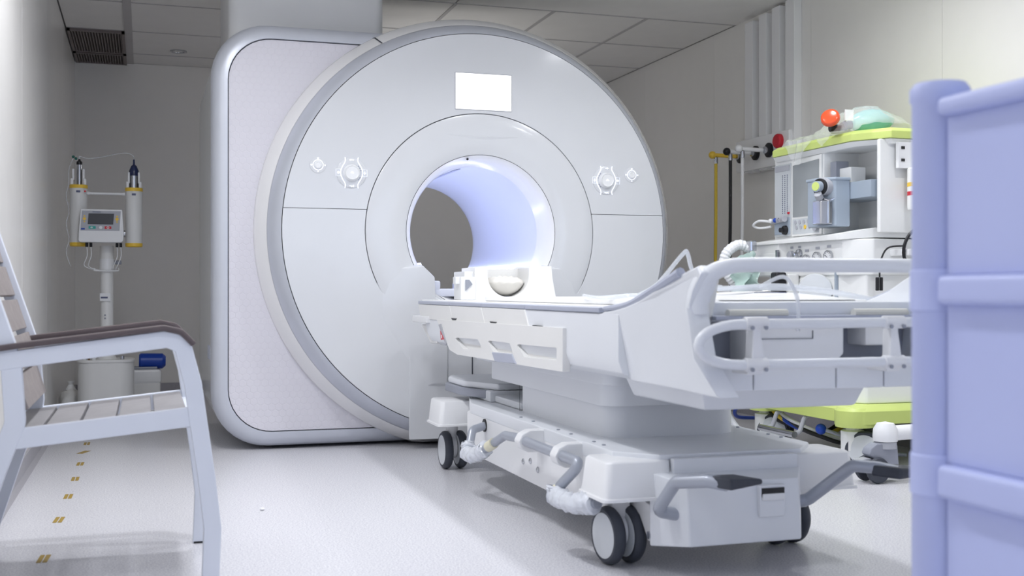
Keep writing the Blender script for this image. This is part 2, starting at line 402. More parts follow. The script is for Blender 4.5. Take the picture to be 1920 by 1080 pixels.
# round front
G().loft([circ(1.128, 5.90), circ(1.135, 5.86), circ(1.128, 5.825), circ(1.08, 5.745)], cap=False).build('white_outer_lip', 'lip', mri, ang=60)
G().loft([circ(1.08, 5.747), circ(1.062, 5.705), circ(1.035, 5.668), circ(1.019, 5.655), circ(1.0185, 5.67)], cap=False).build('round_silver_ring', 'silver', mri, ang=60)
G().loft([circ(1.02, 5.667), circ(.4, 5.669)], cap=False).build('face_backing', 'seam', mri)
def sector(r0, r1, a0o, a1o, a0i, a1i, yf, yb, n=72, gap=0):
    g = G(); fr = []; 
    for y_ in (yf, yb):
        pass
    rings = []
    for k in range(n + 1):
        t = k / n; ao = a0o + (a1o - a0o) * t; ai = a0i + (a1i - a0i) * t
        po = (XM + r1 * math.cos(ao), ZM + r1 * math.sin(ao)); pi_ = (XM + r0 * math.cos(ai), ZM + r0 * math.sin(ai))
        rings.append([(po[0], yf, po[1]), (po[0], yb, po[1]), (pi_[0], yb, pi_[1]), (pi_[0], yf, pi_[1])])
    return g.loft(rings)
zs = .104; ro, ri = 1.0155, .6095
ao, ai = math.asin((zs + .0012) / ro), math.asin((zs + .0012) / ri)
up = sector(ri, ro, ao, PI - ao, ai, PI - ai, 5.65, 5.668).build('upper_face_panel', 'face', mri, bevel=.0012, seg=1)
ao, ai = math.asin((zs - .0012) / ro), math.asin((zs - .0012) / ri)
sector(ri, ro, -PI - ao, ao, -PI - ai, ai, 5.65, 5.668).build('lower_face_panel', 'face', mri, bevel=.0012, seg=1)
def ring(R, y, n=96): return [(XM + R * math.cos(2 * PI * k / n), y, ZM + R * math.sin(2 * PI * k / n)) for k in range(n)]
fun = G().loft([ring(.6065, 5.668), ring(.6055, 5.65), ring(.60, 5.648), ring(.55, 5.645), ring(.47, 5.644), ring(.42, 5.649), ring(.399, 5.66)], cap=False).build('bore_collar', 'face', mri, ang=50)
G().loft([ring(.399, 5.664), ring(.396, 5.664)], cap=False).build('collar_seam', 'seam', mri)
G().loft([ring(.3965, 5.66), ring(.385, 5.672), ring(.37, 5.70), ring(.358, 5.75), ring(.352, 5.82)], cap=False).build('bore_flare', 'lip', mri, ang=50)
tb = G().loft([ring(.352, 5.82), ring(.35, 5.9), ring(.35, 7.02), ring(.36, 7.1), ring(.39, 7.15), ring(.41, 7.165)], cap=False).build('bore_tube', 'bore', mri, ang=50)
def lip_pt(R, y_, a): return (XM + R * math.cos(a), y_, ZM + R * math.sin(a))
q0, q1 = math.radians(117.6), math.radians(118.0)
G().add([lip_pt(R + .0015, y_ - .001, a) for R, y_ in ((1.135, 5.86), (1.128, 5.825), (1.08, 5.745)) for a in (q0, q1)], [(0, 1, 3, 2), (2, 3, 5, 4)]).build('lip_seam', 'seam', mri)
# bore through body and drum
for o in (body, cr):
    pass
bore_cut = G().loft([ring(.42, 5.5), ring(.42, 7.5)])
cut(body, bore_cut); cut(cr, bore_cut)
hxp = [c for c in mri.children if c.name.startswith('hexagon_panel')][0]
cut(hxp, G().loft([ring(.9, 5.5), ring(.9, 7.5)]))
# roof stripe in the bore
a0, a1 = math.radians(100), math.radians(107)
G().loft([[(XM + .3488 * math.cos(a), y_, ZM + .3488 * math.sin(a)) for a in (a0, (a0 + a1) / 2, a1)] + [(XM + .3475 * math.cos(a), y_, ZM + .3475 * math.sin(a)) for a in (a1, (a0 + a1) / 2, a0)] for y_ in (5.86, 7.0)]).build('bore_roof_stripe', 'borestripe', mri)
# table bridge and light strips in the bore
G().box(XM - .25, XM + .25, 5.66, 7.1, .77, .81).box(XM - .3, XM - .22, 5.66, 7.1, .80, .85).box(XM + .22, XM + .3, 5.66, 7.1, .80, .85).build('bore_table_bridge', 'bore', mri, bevel=.008)
for sx in (-1, 1):
    G().prism([(XM + sx * .285, .905), (XM + sx * .302, .942), (XM + sx * .308, .942), (XM + sx * .291, .90)], 'y', 5.75, 7.08).build('bore_light_strip', 'ledblue', mri)
# docking shoulders left and right of the table opening
for sx in (-1, 1):
    pf = [(-.19, .33), (-.27, .33), (-.40, .56), (-.43, .70), (-.41, .86), (-.385, .915), (-.315, .925), (-.255, .866), (-.25, .765), (-.19, .735)]
    pb = [(-.19, .30), (-.33, .30), (-.48, .55), (-.58, .70), (-.57, .82), (-.47, .915), (-.325, .935), (-.262, .878), (-.255, .775), (-.19, .745)]
    poly = lambda P, y_: [(XM + (p[0] if sx < 0 else -p[0]), y_, p[1]) for p in P]
    G().loft([poly(pf, 5.632), poly(pb, 5.66)]).build('docking_shoulder', 'face', mri, bevel=.006)
G().prism([(XM - .385, .05), (XM - .385, .72), (XM + .385, .72), (XM + .385, .05)], 'y', 5.642, 5.66).build('docking_column', 'face', mri, bevel=.005)
G().box(XM - .06, XM - .055, 5.640, 5.644, .1, .6).build('column_seam', 'seam', mri)
# air slot above the bore, camera dot
n = 24
vs_, fs = [], []
for k in range(n + 1):
    t = k / n; x = XM + (-.19 + .38 * t); b = math.sin(PI * t)
    vs_ += [(x, 5.6455, 1.595 - .002), (x, 5.640 + .004 * (1 - b), 1.593 - .004 * b), (x, 5.6458, 1.590 - .02 * b)]
for k in range(n):
    for j in (0, 1): fs.append((k * 3 + j, k * 3 + j + 1, (k + 1) * 3 + j + 1, (k + 1) * 3 + j))
G().add(vs_, fs).build('air_slot', 'face', mri, ang=20)
G().cyl((1.578, 5.667, 1.474), .006, .006, (0, -1, 0), 12).build('camera_hole', 'dark', mri)
# display
d = G().box(1.508, 1.811, 5.6465, 5.655, 1.724, 1.914).build('display_bezel', 'panelgrey', mri, bevel=.002, seg=1)
G().box(1.511, 1.808, 5.6455, 5.65, 1.727, 1.911).build('display_screen', 'display', d, label='lit white rectangular display')
def emit_tube(g, pts, r): g.tube(pts, r, 6)
def big_dial(x, z, mirror):
    sg = -1 if mirror else 1
    base = G().lathe([(.074, 0), (.074, .003), (.068, .005), (.045, .006), (.0, .006)], (x, 5.65, z), (0, -1, 0), 40).build('control_dial', 'face', mri)
    G().lathe([(.042, 0), (.039, .016), (.034, .022), (.030, .019), (0, .019)], (x, 5.644, z), (0, -1, 0), 40).build('dial_knob', 'white', base)
    g = G()
    for s2 in (-1, 1):
        pts = [(x + s2 * .033, 5.6425, z + .076), (x + s2 * .032, 5.6425, z + .055), (x + s2 * .046, 5.6425, z + .03), (x + s2 * .055, 5.6425, z), (x + s2 * .046, 5.6425, z - .03), (x + s2 * .032, 5.6425, z - .055), (x + s2 * .033, 5.6425, z - .076)]
        g.tube(smooth_path(pts, 5), .0023, 6)
    g.build('lit_bracket_lines', 'ledwhite', base)
    g = G(); yy = 5.6435
    for s2 in (-1, 1):                     # outlined key boxes left and right
        bx = x + s2 * .066
        g.tube([(bx - .011, yy, z + .017), (bx + .011, yy, z + .017), (bx + .011, yy, z - .017), (bx - .011, yy, z - .017)], .0009, 4, closed=True)
    g.cyl((x - sg * .066, yy, z), .006, .0015, (0, -1, 0), 10)
    g.box(x + sg * .066 - .006, x + sg * .066 + .006, yy - .0015, yy, z - .0014, z + .0014).box(x + sg * .066 - .0014, x + sg * .066 + .0014, yy - .0015, yy, z - .008, z + .008)
    g.box(x - .008, x + .008, 5.6235, 5.6255, z - .004, z - .0012).box(x - .004, x + .004, 5.6235, 5.6255, z + .002, z + .005)
    g.cyl((x - sg * .006, yy, z + .064), .004, .0015, (0, -1, 0), 10).box(x - .006, x + .012, yy - .0015, yy, z + .0625, z + .0655)
    g.box(x - .011, x + .009, yy - .0015, yy, z - .066, z - .0635).box(x + .009, x + .0115, yy - .0015, yy, z - .071, z - .060).box(x - .003, x + .003, yy - .0015, yy, z - .070, z - .066)
    g.build('lit_icons', 'ledwhite', base)
    g = G()
    for a in (-45, -30, 15, 30, 45):
        a = math.radians(a); g.tube([(x + sg * .048 * math.cos(a - .06), 5.6435, z + .048 * math.sin(a - .06)), (x + sg * .048 * math.cos(a + .06), 5.6435, z + .048 * math.sin(a + .06))], .0016, 5)
    g.build('printed_scale', 'ink', base, kind='stuff')
def small_dial(x, z):
    base = G().lathe([(.04, 0), (.04, .002), (.03, .004), (0, .004)], (x, 5.65, z), (0, -1, 0), 32).build('small_dial', 'face', mri)
    G().lathe([(.019, 0), (.018, .008), (.014, .010), (.012, .008), (0, .008)], (x, 5.646, z), (0, -1, 0), 28).build('dial_knob', 'white', base)
    g = G().tube([(x + .025 * math.cos(2 * PI * k / 32), 5.6455, z + .025 * math.sin(2 * PI * k / 32)) for k in range(32)], .0018, 6, closed=True)
    g.cyl((x - .033, 5.6465, z), .0042, .0018, (0, -1, 0), 10).cyl((x, 5.6465, z - .033), .003, .0018, (0, -1, 0), 8)
    g.box(x - .004, x + .004, 5.6447, 5.6465, z + .030, z + .036).box(x + .031, x + .037, 5.6447, 5.6465, z - .004, z + .002)
    g.build('lit_ring', 'ledwhite', base)
big_dial(.978, 1.383, False); big_dial(2.337, 1.385, True); small_dial(.813, 1.417); small_dial(2.485, 1.419)

# ------------------------------------------------------------------ wheeled patient table
XT = 1.63
tab = thing('patient_table', 'white wheeled MRI patient table docked before the scanner bore', 'patient table', (XT, 4.0, 0))
def mx(x): return 2 * XT - x
def both(fn):
    fn(1)
    fn(-1)
# tabletop shell
sec = [(1.249, .735), (1.249, .605), (1.262, .57), (1.30, .552), (1.36, .548)]
sec = sec + [(mx(p[0]), p[1]) for p in reversed(sec)]
def shell(y_, k=1, dz=0): return [(XT + (p[0] - XT) * k, y_, p[1] + dz) for p in sec]
far = [(x, 5.30 - (.735 - z) * 1.0, z) for x, z in sec]
G().loft([shell(2.93), shell(3.1), shell(4.9), far]).build('table_shell', 'table', tab, bevel=.003)
G().box(1.32, mx(1.32), 2.64, 2.95, .565, .735).build('shell_core', 'table', tab, bevel=.003)
# edge band and seams along the long sides
for sx in (1, -1):
    x0, x1 = (1.244, 1.30) if sx > 0 else (mx(1.30), mx(1.244))
    ys = [5.345, 4.75, 4.27, 3.74, 3.06]
    for a, b in zip(ys, ys[1:]):
        xs_ = sorted((1.2445 if sx > 0 else mx(1.2445), 1.262 if sx > 0 else mx(1.262)))
        p = [(a - .002, .735), (b + .002, .735), (b + .002 - .055, .668), (a - .002 - .055, .668)]
        if a > 3.8: G().prism(p, 'x', xs_[0], xs_[1]).build('edge_panel', 'ivory' if a > 4 else 'table', tab, bevel=.002, seg=1)
        G().prism([(a - .002, .736), (a - .002, .752), (b + .002, .752), (b + .002, .736)], 'x', x0, x1).build('edge_band', 'edge', tab, bevel=.004)
# table surface with thin mattress
G().prism(rrect(1.262, mx(1.262), 2.66, 5.38, .04, 5), 'z', .735, .757).build('table_top', 'ivory', tab, bevel=.005)
G().prism(rrect(1.33, mx(1.33), 2.72, 4.55, .05, 5), 'z', .757, .775).build('mattress', 'white', tab, bevel=.007)
# lower front nose and white grab bar at the far end
G().loft([[(1.262, 5.05, .645), (1.262, 5.05, .56), (mx(1.262), 5.05, .56), (mx(1.262), 5.05, .645)], [(1.25, 5.30, .64), (1.27, 5.20, .555), (mx(1.27), 5.20, .555), (mx(1.25), 5.30, .64)]]).build('table_nose', 'ivory', tab, bevel=.006)
G().box(1.228, mx(1.228), 5.12, 5.40, .650, .682).build('front_bumper', 'white', tab, bevel=.006)
# side handle panels with three cut-outs
for sx in (1, -1):
    X = lambda a: a if sx > 0 else mx(a)
    xa, xb = sorted((X(1.237), X(1.262)))
    sp = G().prism([(4.95, .672), (3.34, .684), (3.34, .548), (4.60, .535), (4.72, .548)], 'x', xa, xb).build('side_panel', 'table' if sx < 0 else 'ivory', tab)
    cu = G()
    for q in ([(4.655, .604), (4.29, .611), (4.225, .576), (4.50, .561)], [(4.166, .612), (3.885, .614), (3.84, .578), (4.08, .572)], [(3.812, .614), (3.395, .620), (3.395, .580), (3.72, .573)]):
        cu.prism([tuple(p) for p in fillet([Vector((a, b)) for a, b in q], .008, 3, True)], 'x', xa - .05, xa + .02 if sx > 0 else xb + .05)
    if sx > 0: cut(sp, cu)
    xx = sorted((X(1.232), X(1.25)))
    G().prism([(4.09, .571), (3.85, .577), (3.80, .545), (4.05, .538)], 'x', xx[0], xx[1]).build('release_tab', 'edge', tab, bevel=.002, seg=1)
    xx = sorted((X(1.2485), X(1.255)))
    for yy in (4.72, 4.15, 3.65):
        G().prism([(yy, .684), (yy - .09, .684), (yy - .07, .676), (yy - .02, .676)], 'x', xx[0] - .006, xx[1]).build('hinge_gap', 'dark', tab)
# warning sticker
st = G().prism([(4.905, .650), (4.865, .655), (4.765, .575), (4.775, .565)], 'x', 1.2335, 1.2375).build('sticker', 'panelgrey', tab)
G().prism([(4.868, .625), (4.80, .590), (4.855, .585)], 'x', 1.2322, 1.2338).build('red_triangle', 'red', st, label='red warning triangle')
G().prism([(4.85, .608), (4.838, .608), (4.832, .594), (4.845, .593)], 'x', 1.2316, 1.2325).build('white_mark', 'white', st)
# near-end cheeks, sweeping up into the push handle
top = [(3.055, .738), (2.97, .745), (2.88, .757), (2.79, .775), (2.70, .80), (2.62, .828), (2.55, .850), (2.50, .862)]
inn = [(2.47, .845), (2.485, .80), (2.50, .76), (2.455, .64), (2.415, .545)]
bot = [(2.62, .548), (2.93, .548), (2.96, .60)]
for sx in (1, -1):
    def P(p, off):
        z = p[1]; xin = max(0, (.64 - z)) * .42 + max(0, z - .80) * .45
        return (XT - sx * (.382 - xin - off), p[0], z)
    ol = top + inn + bot
    G().loft([[P(p, 0) for p in ol], [P(p, .055) for p in ol]]).build('end_cheek', 'table', tab, bevel=.007)
    pth = [(XT - sx * .37, 3.05, .748), (XT - sx * .372, 2.88, .762), (XT - sx * .372, 2.70, .806), (XT - sx * .362, 2.58, .845)]
    G().tube(smooth_path(pth, 6), [.008 + .006 * k / 18 for k in range(19)], 8).build('cheek_trim', 'edge', tab)
hp = [(XT - .350, 2.515, .745), (XT - .350, 2.51, .79), (XT - .338, 2.495, .83), (XT - .295, 2.478, .856), (XT - .22, 2.468, .863), (XT, 2.465, .863)]
hp = smooth_path(hp, 6); hp = hp + [Vector((2 * XT - p.x, p.y, p.z)) for p in reversed(hp[:-1])]
rr = []
for i in range(len(hp)):
    t = min(i, len(hp) - 1 - i) / 22; rr.append(.029 - .011 * min(1, t))
G().tube(hp, rr, 14).build('push_handle', 'table', tab)
# keel, end board and storage bay under the near end
G().loft([[(1.40, 2.71, .485), (1.375, 2.68, .56), (mx(1.375), 2.68, .56), (mx(1.40), 2.71, .485)], [(1.40, 3.17, .485), (1.375, 3.2, .56), (mx(1.375), 3.2, .56), (mx(1.40), 3.17, .485)]]).build('keel', 'table', tab, bevel=.008)
for a, b in ((1.335, 1.425), (1.427, 1.66), (1.662, 1.80), (1.802, mx(1.335))):
    G().box(a, b, 2.50, 2.70, .553, .612).build('end_board', 'table', tab, bevel=.005)
G().box(1.315, mx(1.315), 2.56, 2.66, .722, .772).build('end_plate', 'table', tab, bevel=.006)
G().box(1.33, mx(1.33), 2.515, 2.56, .727, .738).build('rail_bar', 'edge', tab, bevel=.003)
for a, b in ((1.37, 1.535), (1.73, 1.89)):
    G().tube([(a, 2.53, .742), (b, 2.53, .742)], .012, 10).build('foam_grip', 'foam', tab)
G().box(1.33, mx(1.33), 2.60, 2.62, .61, .725).build('bay_back', 'greyplastic', tab)
dr = G().prism(fillet([Vector(p) for p in ((1.405, .625), (1.685, .625), (1.70, .64), (1.70, .705), (1.405, .705))], .004, 2, True) and [(1.415, .625), (1.675, .625), (1.692, .640), (1.692, .708), (1.415, .708)], 'y', 2.515, 2.61).build('battery_box', 'white', tab, bevel=.004)
G().box(1.415, 1.60, 2.512, 2.516, .6795, .6805).box(1.60, 1.601, 2.512, 2.516, .6795, .70).build('box_seam', 'seam', dr)
G().box(1.76, 1.86, 2.52, 2.61, .66, .712).build('cable_box', 'white', tab, bevel=.004)
# U-shaped accessory rail hung on the near end
rl = [(mx(1.26), 2.42, .722), (1.40, 2.42, .722), (1.33, 2.42, .722)]
arc = [(1.33 + .085 * math.cos(a) * 1.0, 2.42, .677 + .045 * math.sin(a)) for a in [PI / 2 + k * PI / 12 for k in range(13)]]
pts = [(mx(1.27), 2.42, .722)] + [(1.345 + .11 * math.cos(a), 2.42, .672 + .048 * math.sin(a)) for a in [PI / 2 + k * PI / 14 for k in range(15)]] + [(mx(1.27), 2.42, .624)]
ra = G().tube(pts, .0125, 12).build('accessory_rail', 'table', tab)
for x in (1.385, 1.77):
    g = G().tube([(x - .03, 2.42, .722), (x + .03, 2.42, .722)], .0165, 12).tube([(x - .03, 2.42, .624), (x + .03, 2.42, .624)], .0165, 12)
    g.prism([(x - .008, .722), (x + .008, .722), (x + .024, .624), (x - .012, .624)], 'y', 2.415, 2.45).box(x - .02, x + .02, 2.42, 2.53, .60, .63)
    br = g.build('rail_clamp', 'white', tab, bevel=.002, seg=1)
    for q in (-.018, .018):
        for zz in (.613, .712): G().cyl((x + q, 2.4035, zz), .005, .004, (0, -1, 0), 10).build('clamp_screw', 'greyplastic', br)
# lift column
G().prism(rrect(1.36, mx(1.36), 3.28, 4.78, .05, 5), 'z', .505, .56).build('column_collar', 'table', tab, bevel=.004)
G().prism(rrect(1.375, mx(1.375), 3.32, 4.62, .07, 6), 'z', .435, .51).build('column_upper', 'table', tab, bevel=.004)
G().prism(rrect(1.395, mx(1.395), 3.36, 4.28, .08, 6), 'z', .315, .44).build('column_lower', 'table', tab, bevel=.003)
G().box(1.398, 1.3995, 4.20, 4.203, .34, .43).box(1.3935, 1.3945, 4.245, 4.247, .32, .44).build('column_seam', 'seam', tab)
# base chassis
G().prism([(1.385, 4.95), (1.30, 4.62), (1.30, 3.10), (1.40, 2.985), (mx(1.40), 2.985), (mx(1.30), 3.10), (mx(1.30), 4.62), (mx(1.385), 4.95)], 'z', .285, .332).build('base_deck', 'table', tab, bevel=.006)
for sx in (1, -1):
    X = lambda a: a if sx > 0 else mx(a)
    a, b = sorted((X(1.302), X(1.36)))
    bm_ = G().prism([(4.60, .12), (4.68, .20), (4.68, .29), (4.55, .325), (3.2, .325), (3.1, .29), (3.1, .13), (3.25, .12)], 'x', a, b).build('side_beam', 'white', tab, bevel=.005)
    xs_ = X(1.302)
    for yy, zz in ((3.92, .185), (3.84, .198), (3.76, .178)):
        G().lathe([(.011, 0), (.011, .003), (.006, .006), (0, .006)], (xs_, yy, zz), (-sx, 0, 0), 12).build('beam_bolt', 'steel', bm_)
    for yy in (4.02, 3.88, 3.62, 3.5, 3.3, 3.22):
        G().cyl((X(1.325), yy, .331), .006, .004, (0, 0, 1), 10).build('deck_screw', 'greyplastic', tab)
    a, b = sorted((X(1.298), X(1.304)))
    G().box(a, b, 3.34, 3.36, .14, .16).build('beam_plate', 'seam', bm_)
    # wheel covers
    for (y0, y1) in ((2.96, 3.16), (4.84, 5.06)):
        def cv(k, z, dy=0): 
            xa, xb = 1.222 - k, 1.432
            P_ = rrect(xa, xb, y0 - k, y1 + k, .022, 4)
            return [(X(p[0]), p[1], z) for p in P_]
        G().loft([cv(.007, .208), cv(.006, .216), cv(0, .218), cv(-.010, .312), cv(-.016, .318)]).build('wheel_cover', 'white', tab, bevel=0, ang=50)
# near-end box
bx = G().loft([[(1.365, 2.98, .075), (1.365, 2.98, .285), (mx(1.405), 2.98, .285), (mx(1.405), 2.98, .075)], [(1.425, 2.845, .095), (1.425, 2.86, .268), (1.775, 2.86, .268), (1.775, 2.845, .095)]]).build('drive_box', 'table', tab, bevel=.006)
rec = G().box(1.70, 1.775, 2.83, 2.90, .205, .238)
G().box(1.43, mx(1.43), 2.955, 2.98, .27, .322).build('box_fascia', 'table', tab, bevel=.003)
hs = G().box(1.64, 1.72, 2.840, 2.862, .165, .255).build('pull_recess', 'table', bx, bevel=.004)
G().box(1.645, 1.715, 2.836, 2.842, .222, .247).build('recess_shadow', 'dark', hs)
G().box(1.645, 1.715, 2.832, 2.842, .213, .232).build('pull_lip', 'white', hs, bevel=.003)
# casters
def caster(x, y, swivel):
    cs = G().cyl((x, y, .12), .028, .11, (0, 0, 1), 16).build('caster', 'white', tab)
    g = G().box(-.009, .009, -.035, .02, .06, .155)
    Mx = Matrix.Translation((x, y, 0)) @ Matrix.Rotation(swivel, 4, 'Z')
    G().lathe([(.05, -.012), (.05, .012)], (0, -.01, .095), (1, 0, 0), 20).xf(Mx).build('fork', 'white', cs, bevel=.003)
    for sx in (-1, 1):
        c = Vector((sx * .034, -.02, .085))
        G().lathe([(.058, -.018), (.075, -.018), (.083, -.010), (.085, 0), (.083, .010), (.075, .018), (.058, .018)], c, (1, 0, 0), 40).xf(Mx).build('tyre', 'rubber', cs)
        G().lathe([(.0, .020), (.05, .020), (.066, .0185), (.07, .012), (.07, -.012), (.066, -.0185), (.05, -.020), (0, -.020)], c, (1, 0, 0), 40).xf(Mx).build('wheel_disc', 'hub', cs)
caster(1.325, 3.13, .10); caster(1.325, 5.02, .0); caster(mx(1.335), 3.22, .12); caster(mx(1.325), 5.02, .0)
# brake linkage bracket behind the near-left caster
G().prism([(3.06, .20), (2.99, .19), (2.97, .10), (3.0, .085), (3.03, .12), (3.06, .15), (3.3, .16), (3.3, .21)], 'x', 1.37, 1.385).build('brake_bracket', 'white', tab, bevel=.003)
G().cyl((1.37, 2.985, .105), .011, .006, (-1, 0, 0), 14).build('bracket_bolt', 'steel', tab)
# foot pedals at the near end
pd = G().tube(fillet([(1.42, 2.90, .175), (1.352, 2.90, .19), (1.36, 2.80, .285), (1.405, 2.70, .302), (1.44, 2.66, .297)], .03, 6), .018, 14).build('pedal_pipe', 'pipe', tab)
G().loft([[(1.40, 2.70, .287), (1.40, 2.70, .318), (1.43, 2.62, .318), (1.43, 2.62, .287)], [(1.50, 2.74, .296), (1.50, 2.74, .310), (1.535, 2.64, .310), (1.535, 2.64, .296)]]).build('pedal_pad', 'rubber', pd, bevel=.008, seg=3)
pd = G().tube(fillet([(1.79, 2.92, .185), (1.83, 2.90, .195), (1.90, 2.78, .308), (1.955, 2.74, .305), (1.99, 2.70, .297)], .03, 6), .018, 14).build('pedal_pipe', 'pipe', tab)
G().loft([[(1.93, 2.74, .282), (1.93, 2.74, .315), (1.97, 2.66, .315), (1.97, 2.66, .282)], [(2.04, 2.78, .286), (2.04, 2.78, .306), (2.08, 2.68, .306), (2.08, 2.68, .286)]]).build('pedal_pad', 'rubber', pd, bevel=.008, seg=3)
# foot bar along the left side
fb_pts = fillet([(1.32, 4.42, .262), (1.235, 4.36, .25), (1.20, 4.30, .165), (1.20, 4.20, .17), (1.235, 3.93, .28), (1.235, 3.80, .288), (1.235, 3.20, .288), (1.225, 3.20, .265), (1.195, 3.31, .18), (1.20, 3.16, .175), (1.24, 3.06, .19)], .035, 6)
fb = G().tube(fb_pts, .0165, 14).build('foot_bar', 'pipe', tab)
G().cyl((1.303, 4.41, .26), .026, .006, (-1, 0, 0), 20).build('bar_socket', 'dark', tab)
for yy in (3.72, 3.36):
    G().prism([(1.308, .325), (1.25, .325), (1.222, .312), (1.208, .288), (1.218, .262), (1.245, .250), (1.308, .250)], 'y', yy - .028, yy + .028).build('bar_bracket', 'white', tab, bevel=.006)
wr_ = random.Random(3)
def wrapped(path, r0):
    pp = smooth_path(path, 10); rr_ = [r0 * (.9 + .35 * wr_.random()) for _ in pp]
    g = G().tube(pp, rr_, 14)
    g.v = [(a + wr_.uniform(-.004, .004), b + wr_.uniform(-.004, .004), c_ + wr_.uniform(-.004, .004)) for a, b, c_ in g.v]
    return g
wrapped([(1.207, 4.32, .20), (1.20, 4.29, .168), (1.20, 4.20, .175), (1.212, 4.10, .21)], .026).build('film_wrap', 'wrap', fb, ang=80)
wrapped([(1.20, 3.29, .20), (1.195, 3.28, .178), (1.20, 3.16, .175), (1.235, 3.07, .188)], .028).build('film_wrap', 'wrap', fb, ang=80)
G().tube([(1.215, 4.07, .222), (1.221, 4.02, .242)], .020, 14).build('tape_band', 'tape', fb)
G().tube([(1.197, 3.287, .19), (1.196, 3.25, .177)], .024, 14).build('tape_band', 'tape', fb)
# docking foot plate at the far end
G().prism([(1.36, 5.18), (1.33, 5.10), (1.33, 4.85), (1.42, 4.62), (mx(1.42), 4.62), (mx(1.33), 4.85), (mx(1.33), 5.10), (mx(1.36), 5.18)], 'z', .378, .408).build('dock_plate', 'table', tab, bevel=.010)
G().prism([(1.345, 5.18), (1.315, 5.10), (1.315, 4.84), (1.38, 4.66), (1.40, 4.67), (1.345, 4.85), (1.345, 5.10)], 'z', .342, .378).build('dock_bumper', 'greyplastic', tab, bevel=.006)
G().box(1.38, mx(1.38), 4.60, 5.0, .332, .378).build('dock_riser', 'table', tab, bevel=.006)
G().box(1.40, mx(1.40), 4.25, 4.6, .332, .362).build('dock_riser', 'table', tab, bevel=.008)

# ------------------------------------------------------------------ things on the table
_n0 = set(o.name for o in bpy.data.objects)
co = thing('head_coil_base', 'white notched head coil base standing at the far end of the table', 'coil', (1.66, 5.1, .757))
cb = G().prism([(1.50, .757), (1.50, .908), (1.555, .915), (1.57, .905), (1.76, .905), (1.78, .917), (1.88, .917), (1.885, .86), (1.905, .757)], 'y', 5.03, 5.26).build('coil_body', 'ivory', co)
# bowl-shaped hollow for the cushion, closed at the back
cut(cb, G().prism([(1.665 + .102 * math.cos(a), .872 + .102 * math.sin(a)) for a in [PI + PI * k / 20 for k in range(21)]] + [(1.767, 1.0), (1.563, 1.0)], 'y', 4.9, 5.2))
G().box(1.455, 1.51, 5.05, 5.24, .757, .89).build('coil_post', 'white', co, bevel=.004)
G().box(1.43, 1.50, 5.02, 5.10, .757, .865).box(1.41, 1.45, 5.04, 5.09, .83, .865).build('coil_plug', 'white', co, bevel=.004)
G().prism([(1.452, .80), (1.485, .83), (1.47, .85), (1.452, .85)], 'y', 5.014, 5.022).build('plug_recess', 'greyplastic', co)
pad = G().sphere((1.665, 5.105, .842), 1, .097, .088, .05, 28, 16)
rg = random.Random(5)
vv = []
for (x, y_, z) in pad.v:
    if z > .835: z = .835 + (z - .835) * .55 + .004 * math.sin(x * 160 + y_ * 90) + .003 * math.sin(x * 70 - y_ * 150)
    if z < .82: z = .82 - (.82 - z) * 1.5
    vv.append((x, y_, z))
pad.v = vv; pad.build('head_cushion', 'cushion', None, ang=80, label='cream head cushion wrapped in film, resting in the coil base hollow', cat='cushion')
for o in bpy.data.objects:
    if o.name not in _n0 and o.parent is None: o.location += Vector((-.03, .12, 0)); ORG[o.name] += Vector((-.03, .12, 0))
tubes = thing('infusion_tubing', 'clear plastic tubing coiled and looped across the near end of the table', 'tubing', (1.6, 3.0, .775))
rg = random.Random(11)
loop = [(1.40 + .10 * math.cos(a), 3.28 + .16 * math.sin(a), .782 + .004 * math.sin(3 * a)) for a in [k * 2 * PI / 40 for k in range(40)]]
G().tube(loop, .0055, 8, closed=True).build('tube_coil', 'clear', tubes)
G().tube(smooth_path([(1.36, 3.05, .785), (1.41, 3.02, .82), (1.48, 3.0, .905), (1.495, 3.0, .908), (1.51, 3.0, .86), (1.53, 2.98, .82), (1.58, 2.95, .81)], 8), .006, 8).build('tube_loop', 'clear', tubes)
for k in range(4):
    G().tube(smooth_path([(1.42, 2.98 + .02 * k, .785 + .006 * k), (1.55, 2.92 + .02 * k, .80 + .008 * rg.random()), (1.72, 2.9, .812 + .008 * rg.random() - .004 * k), (1.88, 2.85 + .03 * k, .80), (1.99, 2.80 + .02 * k, .775)], 8), .0045, 8).build('tube_run', 'clear', tubes)
G().tube(smooth_path([(1.50, 2.60, .81), (1.52, 2.52, .835), (1.54, 2.50, .80), (1.545, 2.49, .76), (1.55, 2.50, .70)], 6), .005, 8).build('tube_drop', 'clear', tubes)
bl = thing('folded_blanket', 'white folded sheet humped on the near end of the table', 'sheet', (1.75, 2.95, .775))
vs_, fs = [], []; n = 18
for i in range(n + 1):
    for j in range(n + 1):
        u, v = i / n, j / n; e = (math.sin(PI * u) * math.sin(PI * v)) ** .5
        vs_.append((1.45 + .42 * u, 2.70 + .5 * v,   .7755 + .018 * e + .005 * e * math.sin(u * 9 + v * 5)))
for i in range(n):
    for j in range(n): fs.append((i * (n + 1) + j, (i + 1) * (n + 1) + j, (i + 1) * (n + 1) + j + 1, i * (n + 1) + j + 1))
bo = G().add(vs_, fs).build('sheet_cloth', 'white', bl, ang=90)
G().box(1.60, 1.70, 2.80, 2.803, .7935, .796).build('sheet_print', 'ink', bl)

